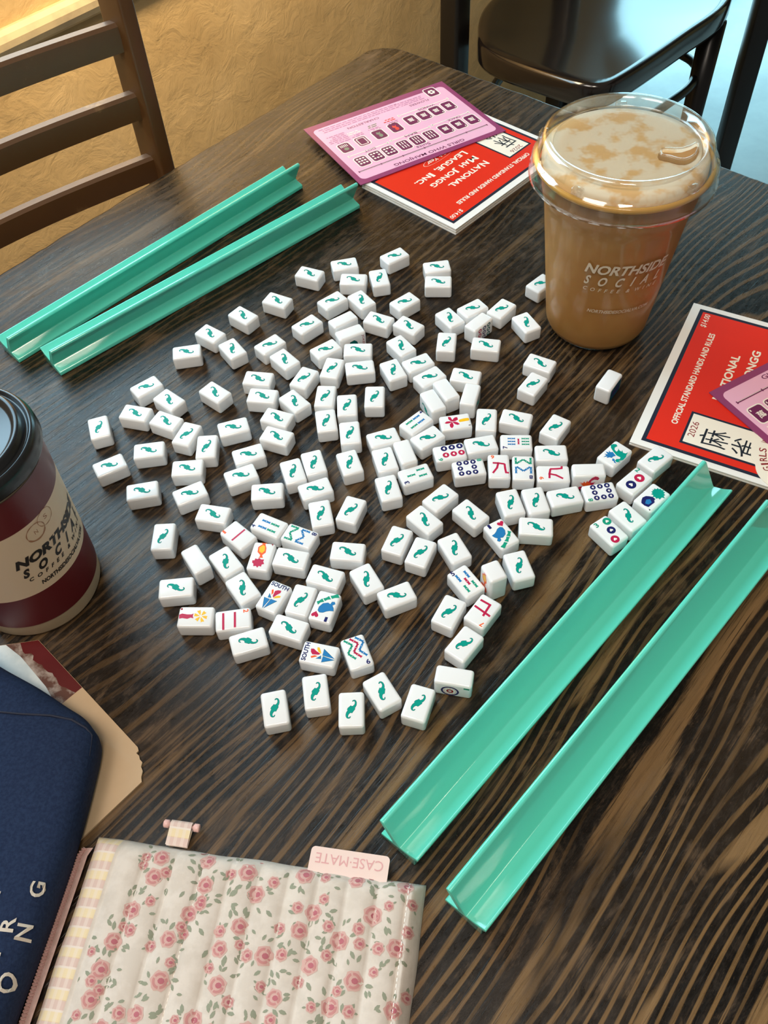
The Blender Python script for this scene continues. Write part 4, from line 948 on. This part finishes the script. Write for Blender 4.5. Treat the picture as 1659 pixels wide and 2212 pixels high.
# ================================================================ HOT COFFEE
HX, HY = -306.4, 447.9
hc = empty('hot_coffee_cup', V(HX, HY, 0)); tag(hc, 'paper hot coffee cup with black lid and dark red and cream sleeve, left edge', 'paper cup')
M_KRAFT = noisy('cream_paper_cup', (.56, .42, .26), (.62, .48, .31), 30, .5); M_SLEEVE = mat('cream_sleeve', (.66, .50, .34), .5); M_SRED = mat('dark_red_sleeve_print', (.105, .006, .009), .38)
M_BLID = mat('black_plastic_lid', (.010, .011, .012), .26); M_BINK = mat('black_logo_print', (.012, .010, .009), .45); M_STAIN = mat('coffee_stain_print', (.34, .16, .08), .5)
rh = lambda z: 53.4 + .024 * z
m_ = MB(); m_.lathe([(.01, 3), (48.5, 3), (49, .3), (51.6, .3)] + [(rh(z), z) for z in (4, 60, 120, 172)] + [(.01, 172)], 96); obj('paper_cup_body', m_.mesh('paper_cup_body', [M_KRAFT], True), hc)
m_ = MB(); rs = lambda z: rh(z) + .9
m_.lathe([(rs(18.5), 18.5), (rs(58.8), 58.8)], 96, 0); m_.lathe([(rs(58.8), 58.8), (rs(133.6), 133.6)], 96, 1); m_.lathe([(rs(133.6), 133.6), (rs(168), 168)], 96, 0)
m_.lathe([(rh(18.5) - .3, 18.5), (rs(18.5), 18.5)], 96, 1)
obj('cup_sleeve', m_.mesh('cup_sleeve', [M_SRED, M_SLEEVE], True), hc)
ld = [(57.6, 171), (60.6, 172), (61.2, 174), (60.6, 176.4), (61.0, 178), (60.2, 180), (60.6, 182), (59.2, 184.4), (58.4, 186.6), (57.0, 187.6), (55.4, 187.2), (54.8, 184.8), (53.2, 184.6), (51.6, 186), (50.6, 190.6), (49.0, 192.2), (46.6, 192), (44.6, 189.4), (43, 188.6), (0.01, 188.2)]
m_ = MB(); m_.lathe(ld, 120); obj('cup_lid', m_.mesh('cup_lid', [M_BLID], True), hc)
t = MB(); fn = wrap(rs, .2)
put_text(t, 'NORTHSIDE', -65.5, 94.6, 13, 105, 0, 0, .055, 0, .3, fn)
put_text(t, 'S   O   C   I   A   L', -64, 82, 12, 92.4, 0, 0, .055, 0, .3, fn)
put_text(t, 'C  O  F  F  E  E    &   W  I  N  E', -61.5, 76.2, 10, 80.4, 0, 0, .035, 0, .3, fn)
put_text(t, 'NORTHSIDESOCIALVA.COM', -54, 66.2, 7.5, 71, 0, 0, .04, 0, .2, fn)
obj('sleeve_lettering', t.mesh('sleeve_lettering', [M_BINK]), hc)
t = MB()
for cx_, cz_, rr_, ww in ((-38, 121.5, 8.2, .7), (-26, 126.5, 7.6, .45)):
    vs = []; n_ = 40
    for i in range(n_):
        a_ = 2 * math.pi * i / n_; w2 = ww * (1 + .4 * math.sin(a_ * 7) + (1.0 if math.sin(a_) < -.4 and ww > .5 else 0))
        vs += [fn(cx_ + (rr_ - w2 / 2) * math.cos(a_) * 1.03, cz_ + (rr_ - w2 / 2) * math.sin(a_)), fn(cx_ + (rr_ + w2 / 2) * math.cos(a_) * 1.03, cz_ + (rr_ + w2 / 2) * math.sin(a_))]
    t.add(vs, [[2 * i, 2 * i + 1, (2 * i + 3) % (2 * n_), (2 * i + 2) % (2 * n_)] for i in range(n_)])
put_text(t, 'N', -39.5, 119.5, -36.5, 123.5, 0, 0, .0, 0, 0, fn); put_text(t, 'S', -27.5, 124.5, -24, 129, 0, 0, .0, 0, 0, fn)
obj('coffee_ring_print', t.mesh('coffee_ring_print', [M_STAIN]), hc)

# ================================================================ NAVY CASE
M_NAVYF = noisy('navy_twill', (.011, .020, .052), (.017, .031, .073), 700, .8, .35, .65, 2, .0004)
M_NAVYF.node_tree.nodes['Principled BSDF'].inputs['Specular IOR Level'].default_value = .12
M_SEAM = mat('dark_navy_seam', (.006, .010, .03), .7); M_PRINT = mat('cream_case_lettering', (.56, .50, .42), .5)
outl = [(-323, 361), (-277, 331), (-253, 314), (-240, 305), (-231.5, 296), (-226.6, 286), (-227.6, 262), (-233.5, 214), (-243, 165), (-258, 100), (-273, 30), (-290, -50), (-330, -80), (-520, -50), (-560, 60), (-545, 300), (-500, 430), (-430, 441), (-372, 407)]
def catmull(P, k=6):
    o = []; n_ = len(P)
    for i in range(n_):
        p0, p1, p2, p3 = (Vector(P[(i + j - 1) % n_]) for j in range(4))
        for q in range(k):
            t_ = q / k; o.append(tuple(.5 * ((2 * p1) + (p2 - p0) * t_ + (2 * p0 - 5 * p1 + 4 * p2 - p3) * t_ ** 2 + (3 * p1 - p0 - 3 * p2 + p3) * t_ ** 3)))
    return o
OL = catmull(outl); k = len(OL); cxb, cyb = -385, 170
prof = [(.965, 2.3), (.992, 8), (1.0, 18), (1.0, 27), (.985, 33), (.955, 37.2), (.90, 40.2), (.80, 42.5), (.6, 44), (.35, 45), (.12, 45.2)]
def caseh(x, y): return 0
vs = []
for s_, z in prof:
    for x, y in OL: vs.append((cxb + (x - cxb) * s_, cyb + (y - cyb) * s_, z + (noise.noise(Vector((x * .02, y * .02, z * .03))) * 1.2 if z > 20 else 0)))
fs = [[q * k + i, q * k + (i + 1) % k, (q + 1) * k + (i + 1) % k, (q + 1) * k + i] for q in range(len(prof) - 1) for i in range(k)]
fs += [list(range(k))[::-1], [(len(prof) - 1) * k + i for i in range(k)]]
bc = obj('fabric_case', mesh('fabric_case', vs, fs, [M_NAVYF], None, True), None, V(0, 0, 0)); tag(bc, 'padded navy blue fabric case with cream lettering at the left edge', 'case')
m_ = MB()
def csurf(s_, i):
    for q in range(len(prof) - 1):
        if prof[q + 1][0] <= s_ <= prof[q][0] and q >= 3:
            t_ = (prof[q][0] - s_) / (prof[q][0] - prof[q + 1][0]); z = prof[q][1] + (prof[q + 1][1] - prof[q][1]) * t_; break
    else: z = 30
    x, y = OL[i % k]; return (cxb + (x - cxb) * s_, cyb + (y - cyb) * s_, z)
seam = [csurf(.72, 0), csurf(.80, 3), csurf(.87, 8), csurf(.93, 13), csurf(.962, 19), csurf(.982, 25), csurf(.99, 29), csurf(.99, 34)]
seam = [(x, y, z + .6) for x, y, z in seam]
m_.tube(seam, [.3, .7, .9, 1.0, 1.1, 1.0, .8, .3], 6); obj('edge_seam', m_.mesh('edge_seam', [M_SEAM], True), bc)
t = MB()
def case_z(x, y):
    d = Vector((x - cxb, y - cyb)); a_ = math.atan2(d.y, d.x); best = min(OL, key=lambda p: abs((math.atan2(p[1] - cyb, p[0] - cxb) - a_ + math.pi) % (2 * math.pi) - math.pi))
    s_ = d.length / (Vector(best) - Vector((cxb, cyb))).length
    for q in range(3, len(prof) - 1):
        if prof[q + 1][0] <= s_ <= prof[q][0]:
            t_ = (prof[q][0] - s_) / (prof[q][0] - prof[q + 1][0]); return prof[q][1] + (prof[q + 1][1] - prof[q][1]) * t_
    return 45.2 if s_ < .2 else 28
LD = Vector((.12, .993)); LU = Vector((-.993, .12))
def lett(ch, cx_, cy_, w, h, bold=.02):
    def f_(x, y):
        p = Vector((cx_, cy_)) + LD * x + LU * y; return (p.x, p.y, case_z(p.x, p.y) + 2.2)
    put_text(t, ch, -w / 2, -h / 2, w / 2, h / 2, 0, 0, bold, 0, 0, f_)
for ch, cx_, cy_, w in (('G', -247.5, 177, 11), ('N', -252, 151, 11), ('O', -257.5, 122, 13), ('R', -261.5, 155.5, 10), ('I', -267, 138, 3), ('A', -274, 172, 10), ('E', -272, 112, 9)): lett(ch, cx_, cy_, w * .9, 8.4)
obj('case_lettering', t.mesh('case_lettering', [M_PRINT]), bc)

# ================================================================ QUILTED POUCH
PW, PH = 240.0, 262.0
M_FAB = noisy('cream_cotton', (.60, .53, .46), (.67, .60, .53), 120, .8, .4, .6, 4, .0003)
M_ROSE = mat('rose_print', (.52, .23, .22), .8); M_ROSEL = mat('pale_rose_print', (.60, .37, .33), .8); M_ROSED = mat('deep_rose_print', (.44, .13, .16), .8)
M_LEAF = mat('grey_green_print', (.27, .29, .21), .8); M_STI = mat('white_stitch', (.88, .84, .78), .8); M_PINKZ = noisy('pink_zip_tape', (.58, .38, .33), (.68, .46, .42), 300, .8)
def gingham():
    m = mat('pink_yellow_gingham', (.78, .62, .54), .8); nt, ns, ln, b = nodes(m)
    tc = nn(ns, 'ShaderNodeTexCoord'); sp = nn(ns, 'ShaderNodeSeparateXYZ'); ln.new(tc.outputs['Object'], sp.inputs[0])
    def wave(o_, f, ph):
        a_ = nn(ns, 'ShaderNodeMath', operation='MULTIPLY_ADD'); a_.inputs[1].default_value = f; a_.inputs[2].default_value = ph; ln.new(o_, a_.inputs[0])
        s_ = nn(ns, 'ShaderNodeMath', operation='SINE'); ln.new(a_.outputs[0], s_.inputs[0]); g = nn(ns, 'ShaderNodeMath', operation='GREATER_THAN'); g.inputs[1].default_value = .1; ln.new(s_.outputs[0], g.inputs[0]); return g.outputs[0]
    w1 = wave(sp.outputs[1], 2 * math.pi / (12.5 * S), 0); w2 = wave(sp.outputs[1], 2 * math.pi / (12.5 * S), 3.6); w3 = wave(sp.outputs[0], 2 * math.pi / (5.2 * S), 1)
    def mix(fac, c1, c2, f=1.0):
        if f != 1.0:
            q0 = nn(ns, 'ShaderNodeMath', operation='MULTIPLY'); q0.inputs[1].default_value = f; ln.new(fac, q0.inputs[0]); fac = q0.outputs[0]
        q = nn(ns, 'ShaderNodeMix', data_type='RGBA'); ln.new(fac, q.inputs[0])
        for i, c_ in ((6, c1), (7, c2)):
            if isinstance(c_, tuple): q.inputs[i].default_value = (*c_, 1)
            else: ln.new(c_, q.inputs[i])
        return q.outputs[2]
    c = mix(w1, (.78, .68, .60), (.62, .42, .37), .7); c = mix(w2, c, (.78, .62, .26), .55); c = mix(w3, c, (.80, .70, .62), .45); ln.new(c, b.inputs['Base Color']); return m
M_GING = gingham()
po = empty('quilted_pouch', V(11, 172, 0), math.radians(-12.0))     # local: x along the top edge (0 at the right corner, negative to the left), y up the sheet
tag(po, 'quilted cream pouch with rose print and gingham zip edge, nearest the camera', 'pouch')
def ph(x, y):
    e = min(-x, PW + x, -y, PH + y); e = max(0.0, e)
    h = 12.5 * (1 - math.exp(-e / 5.0)) + 1.0
    ch = abs(math.sin(math.pi * (-x - 11) / 20.6)) if -x > 11 else abs(math.sin(math.pi * (-x) / 22))
    if -x > PW - 20: ch = .45
    h += 4.2 * ch ** .5 * min(1, e / 8)
    h += 1.2 * noise.noise(Vector((x * .03, y * .03, 1))) * min(1, e / 10)
    return h
NX, NY = 150, 60
def px_(x, y):  # slight outline waviness
    return (x + .8 * noise.noise(Vector((y * .03, 3, 0))) * (1 if x > -5 or x < -PW + 5 else 0), y + .9 * noise.noise(Vector((x * .03, 7, 0))) * (1 if y > -5 else 0))
vs = []; mi = []
xs = [-PW * i / NX for i in range(NX + 1)]; ys = [-PH * (j / NY) ** 1.15 for j in range(NY + 1)]
for j in range(NY + 1):
    for i in range(NX + 1):
        x, y = px_(xs[i], ys[j]); vs.append((x, y, ph(xs[i], ys[j])))
fs = [[j * (NX + 1) + i, (j + 1) * (NX + 1) + i, (j + 1) * (NX + 1) + i + 1, j * (NX + 1) + i + 1] for j in range(NY) for i in range(NX)]
mi = [1 if -xs[i] > PW - 21 else 0 for j in range(NY) for i in range(NX)]
nb = len(vs); bd = [i for i in range(NX + 1)] + [(j) * (NX + 1) + NX for j in range(1, NY + 1)] + [NY * (NX + 1) + i for i in range(NX - 1, -1, -1)] + [j * (NX + 1) for j in range(NY - 1, 0, -1)]
vs += [(vs[i][0], vs[i][1], 0.1) for i in bd]
L_ = len(bd); fs += [[bd[i], bd[(i + 1) % L_], nb + (i + 1) % L_, nb + i] for i in range(L_)] + [[nb + i for i in range(L_)]]; mi += [0] * (L_ + 1)
pb = MB(); pb.v = vs; pb.f = fs; pb.m = mi
rr = random.Random(11)
def drape(pts, m, dz):
    a = sum(pts[i][0] * pts[(i + 1) % len(pts)][1] - pts[(i + 1) % len(pts)][0] * pts[i][1] for i in range(len(pts)))
    if a < 0: pts = pts[::-1]
    cx_ = sum(p[0] for p in pts) / len(pts); cy_ = sum(p[1] for p in pts) / len(pts); n_ = len(pts)
    if not (-PW + 21 < cx_ < -2 and -PH < cy_ < -2): return
    cl = lambda p: (min(max(p[0], -PW + 20.5), -.8), min(p[1], -.8))
    pts = [cl(p) for p in pts]
    V_ = [(cx_, cy_, ph(cx_, cy_) + dz)] + [((cx_ + p[0]) / 2, (cy_ + p[1]) / 2, ph((cx_ + p[0]) / 2, (cy_ + p[1]) / 2) + dz) for p in pts] + [(p[0], p[1], ph(*p) + dz) for p in pts]
    pb.add(V_, [[0, 1 + i, 1 + (i + 1) % n_] for i in range(n_)] + [[1 + i, 1 + n_ + i, 1 + n_ + (i + 1) % n_, 1 + (i + 1) % n_] for i in range(n_)], m)
def rose(x, y, r, a0):
    drape([(x + r * (1 + .10 * math.sin(6 * t_ + a0)) * math.cos(t_), y + r * (1 + .10 * math.sin(6 * t_ + a0)) * math.sin(t_)) for t_ in (2 * math.pi * i / 16 for i in range(16))], 3, .22)
    for q in range(3):
        a_ = a0 + q * 2.1
        o = [(x + r * (.78 if e == 0 else .52) * math.cos(a_ + t_), y + r * (.78 if e == 0 else .52) * math.sin(a_ + t_)) for e, ts in ((0, range(7)), (1, range(6, -1, -1))) for t_ in ((i - 3) * .3 for i in ts)]
        drape_strip(o)
    drape([(x + r * .36 * math.cos(t_) + .15 * r, y + r * .30 * math.sin(t_)) for t_ in (2 * math.pi * i / 8 for i in range(8))], 4, .40)
def drape_strip(o):
    h = len(o) // 2; V_ = [(min(max(p[0], -PW + 20.5), -.8), min(p[1], -.8)) for p in o]; V_ = [(x, y, ph(x, y) + .34) for x, y in V_]
    if not (-PW + 21 < o[0][0] < -2 and o[0][1] < -2): return
    pb.add(V_, [[i, i + 1, len(o) - 2 - i, len(o) - 1 - i] for i in range(h - 1)], 2)
def leaf(x, y, l, a_):
    c, s_ = math.cos(a_), math.sin(a_); drape([(x + u * c - v * s_, y + u * s_ + v * c) for u, v in ((0, 0), (l * .3, l * .22), (l * .7, l * .2), (l, 0), (l * .7, -l * .2), (l * .3, -l * .22))], 5, .16)
row = 0; y = -9.0
while y > -200:
    x = -14.0 - (row % 2) * 22
    while x > -PW + 24:
        a_ = rr.uniform(0, 6.28); px0, py0 = x + rr.uniform(-4, 4), y + rr.uniform(-4, 4); big = 5.4 + rr.random() * 1.1
        for q in range(9 + rr.randrange(4)):
            b_a = rr.uniform(0, 6.28); d_ = big + rr.uniform(.2, 8); leaf(px0 + d_ * math.cos(b_a), py0 + d_ * math.sin(b_a), 4.0 + rr.random() * 2.2, b_a + rr.uniform(-1, 1))
        for q in range(rr.choice((1, 2, 2))):
            b_a = a_ + q * 2.6 + rr.uniform(-.4, .4); d_ = big + 4.8 + rr.random() * 3; rose(px0 + d_ * math.cos(b_a), py0 + d_ * math.sin(b_a), 3.2 + rr.random() * 1.2, rr.uniform(0, 6))
            leaf(px0 + (d_ + 3) * math.cos(b_a), py0 + (d_ + 3) * math.sin(b_a), 3.0, b_a)
        rose(px0, py0, big, a_)
        x -= 34 + rr.uniform(-3, 5)
    y -= 19; row += 1
for s_ in range(11):       # stitch lines in the channels
    x = -11 - s_ * 20.6
    if -x > PW - 22: break
    yy = -1.5
    while yy > -200:
        pb.add([(x - .3, yy, ph(x, yy) + .25), (x + .3, yy, ph(x, yy) + .25), (x + .3, yy - 2.2, ph(x, yy - 2.2) + .25), (x - .3, yy - 2.2, ph(x, yy - 2.2) + .25)], [[0, 3, 2, 1]], 6); yy -= 3.6
obj('pouch_body', pb.mesh('pouch_body', [M_FAB, M_GING, M_ROSE, M_ROSEL, M_ROSED, M_LEAF, M_STI], True), po)
m_ = MB(); zp = [(-PW - 1 - 7.5 * min(1, -y / 14), y, 5.5) for y in [-10 - i * 6 for i in range(42)]]
m_.add([(x + 8, y, 8.5) for x, y, z in zp] + [(x + 1, y, 4.6) for x, y, z in zp], [[i, i + 1, 42 + i + 1, 42 + i] for i in range(41)], 0)
m_.tube([(x + .6, y, 4.4) for x, y, z in zp], 1.5, 8); obj('zip_tape', recalc(m_.mesh('zip_tape', [M_PINKZ], True)), po)
m_ = MB()
yy = -11
while yy > -240:
    m_.box(-PW - 9.0 + 7.5 * (1 - min(1, (-yy) / 14)), yy - .9, 4.6, -PW - 5.4 + 7.5 * (1 - min(1, (-yy) / 14)), yy + .2, 6.4); yy -= 2.0
obj('zip_teeth', m_.mesh('zip_teeth', [mat('dusty_pink_zip_teeth', (.55, .30, .27), .5)]), po)['kind'] = 'stuff'
# gingham loop with a pink bar, and the brand tab, both sewn into the top edge
m_ = MB()
lx = -180.0; lp = [(0, 7.5), (10, 8.6), (15, 9.5), (17.5, 8), (17, 5), (14, 4), (0, 5)]
m_.add([(lx - 8 + i * 16, y, z) for i in (0, 1) for y, z in lp], [[i, i + 1, 7 + i + 1, 7 + i] for i in range(6)]); lo2 = obj('fabric_loop', recalc(m_.mesh('fabric_loop', [M_GING], True)), po)
m_ = MB(); m_.tube([(lx - 13.5, 14.5, 6.6), (lx - 12.9, 14.5, 6.6), (lx - 9.5, 14.5, 6.6), (lx - 9, 14.5, 6.6), (lx + 9, 14.5, 6.6), (lx + 9.5, 14.5, 6.6), (lx + 13, 14.5, 6.6), (lx + 13.5, 14.5, 6.6)], [2.2, 3, 3, 1.6, 1.6, 3, 3, 2.2], 12)
o = obj('pull_bar', recalc(m_.mesh('pull_bar', [mat('pale_pink_enamel', (.80, .50, .46), .3)], True)), po); o['label'] = 'pale pink enamel toggle bar through the loop'
m_ = MB(); m_.rrect(-83, -6, -27, 13.5, 3, 0, 0); me = mesh('brand_tab', [(x, y, z) for z in (7.2, 8.8) for x, y, _ in m_.v], [[i for i in range(len(m_.v))][::-1], [len(m_.v) + i for i in range(len(m_.v))]] + [[i, (i + 1) % len(m_.v), len(m_.v) + (i + 1) % len(m_.v), len(m_.v) + i] for i in range(len(m_.v))], [mat('pale_pink_rubber', (.80, .62, .56), .5)])
bt = obj('brand_tab', me, po); bt['label'] = 'pale pink rubber tab with upside down lettering'
t = MB(); put_text(t, 'CASE\u00b7MATE', -79, 2.4, -31, 9.4, 8.95, 0, .0, math.pi); obj('tab_lettering', t.mesh('tab_lettering', [mat('rose_tab_lettering', (.68, .36, .36), .5)]), bt)

# ================================================================ CHAIRS
def chair_ladder():
    # local frame: x along the wall, y towards the wall, z up from the floor; origin on the floor under the right post
    o = empty('ladder_back_chair', W(-422, 62, -1190), ANG); tag(o, 'worn brown ladder back chair between the table and the ochre wall', 'chair')
    WD = 640
    for x in (0, -WD):
        m = MB(); m.box(x - 11, -22, 0, x + 11, 22, 1440); obj('back_post', bevel_mesh(m.mesh('back_post', [M_CHAIR]), 3.5, 3), o)
    for zc in (1342, 1256, 1169):
        m = MB(); n_ = 24; vs = []
        for i in range(n_ + 1):
            t_ = i / n_; x = -9 - (WD - 18) * t_; b_ = 52 * math.sin(math.pi * t_); 
            vs += [(x, b_ - 8, zc - 17), (x, b_ - 9, zc), (x, b_ - 8.5, zc + 13), (x, b_ - 5, zc + 17), (x, b_ + 6, zc + 17), (x, b_ + 9, zc + 13), (x, b_ + 8, zc - 17)]
        fs = [[i * 7 + j, i * 7 + (j + 1) % 7, (i + 1) * 7 + (j + 1) % 7, (i + 1) * 7 + j] for i in range(n_) for j in range(7)] + [list(range(7))[::-1], [n_ * 7 + j for j in range(7)]]
        m.add(vs, fs); me = recalc(m.mesh('back_slat', [M_CHAIR], True)); me.set_sharp_from_angle(angle=math.radians(30)); obj('back_slat', me, o)
    m = MB(); m.box(-WD - 10, -620, 690, 10, -22, 722); obj('seat', bevel_mesh(m.mesh('seat', [M_CHAIR]), 10, 3), o)
    for x in (-20, -WD + 20):
        m = MB(); m.box(x - 18, -600, 0, x + 18, -564, 690); obj('front_leg', bevel_mesh(m.mesh('front_leg', [M_CHAIR]), 4, 2), o)
chair_ladder()
def chair_cafe():
    o = empty('cafe_chair', W(1130, 300, -1190), ANG); tag(o, 'glossy black brown cafe chair with rounded seat behind the iced coffee', 'chair')
    P = [(849 - 1130, 90 - 300), (940 - 1130, 60 - 300), (1200 - 1130, 44 - 300), (1400 - 1130, 40 - 300), (1530 - 1130, 110 - 300), (1560 - 1130, 300 - 300), (1500 - 1130, 520 - 300), (1300 - 1130, 590 - 300), (1050 - 1130, 565 - 300), (905 - 1130, 490 - 300), (832 - 1130, 400 - 300), (826 - 1130, 200 - 300)]
    q = catmull(P, 6); n_ = len(q); cx_ = sum(p[0] for p in q) / n_; cy_ = sum(p[1] for p in q) / n_
    pr = [(.93, 668), (.985, 670), (1.0, 680), (1.0, 716), (.992, 726), (.97, 730), (.90, 728), (.72, 721), (.4, 717), (.1, 716)]
    vs = [(cx_ + (x - cx_) * s_, cy_ + (y - cy_) * s_, z) for s_, z in pr for x, y in q]
    fs = [[a * n_ + i, a * n_ + (i + 1) % n_, (a + 1) * n_ + (i + 1) % n_, (a + 1) * n_ + i] for a in range(len(pr) - 1) for i in range(n_)] + [list(range(n_))[::-1], [(len(pr) - 1) * n_ + i for i in range(n_)]]
    obj('seat', mesh('seat', vs, fs, [M_DARK], None, True), o)
    for x, y, top in ((870 - 1130, 130 - 300, 670), (1420 - 1130, 75 - 300, 670), (1480 - 1130, 500 - 300, 670)):
        m = MB(); m.tube([(x, y, 0), (x, y, 300), (x, y, top)], [22, 28, 34], 14); obj('leg', m.mesh('leg', [M_LEG], True), o)
    for x in (880 - 1130, 1440 - 1130):
        m = MB(); m.box(x - 30, 545 - 300 - 30, 0, x + 30, 545 - 300 + 30, 1400); obj('back_post', bevel_mesh(m.mesh('back_post', [M_LEG]), 10, 3), o)
    m = MB(); m.box(880 - 1130, 535 - 300, 1180, 1440 - 1130, 555 - 300, 1380); obj('back_rest', bevel_mesh(m.mesh('back_rest', [M_DARK]), 6, 2), o)
    m = MB(); m.tube([(cx_ + (x - cx_) * .86, cy_ + (y - cy_) * .86, 520) for x, y in q + q[:1]], 13, 10); obj('ring_stretcher', m.mesh('ring_stretcher', [M_LEG], True), o)
chair_cafe()
nb_ = empty('neighbouring_table', V(1154, 2575, -1190), 0); tag(nb_, 'dark legged neighbouring table on the grey floor, top right corner', 'table')
for dx, dy in ((0, 0), (-95, -700), (900, 100), (800, -760)):
    m_ = MB(); m_.box(dx - 28, dy - 28, 0, dx + 28, dy + 28, 1150); obj('leg', bevel_mesh(m_.mesh('leg', [M_LEG]), 6, 2), nb_)
m_ = MB(); m_.box(-180, -840, 1150, 1000, 200, 1190); obj('tabletop', bevel_mesh(m_.mesh('tabletop', [M_DARK]), 6, 2), nb_)
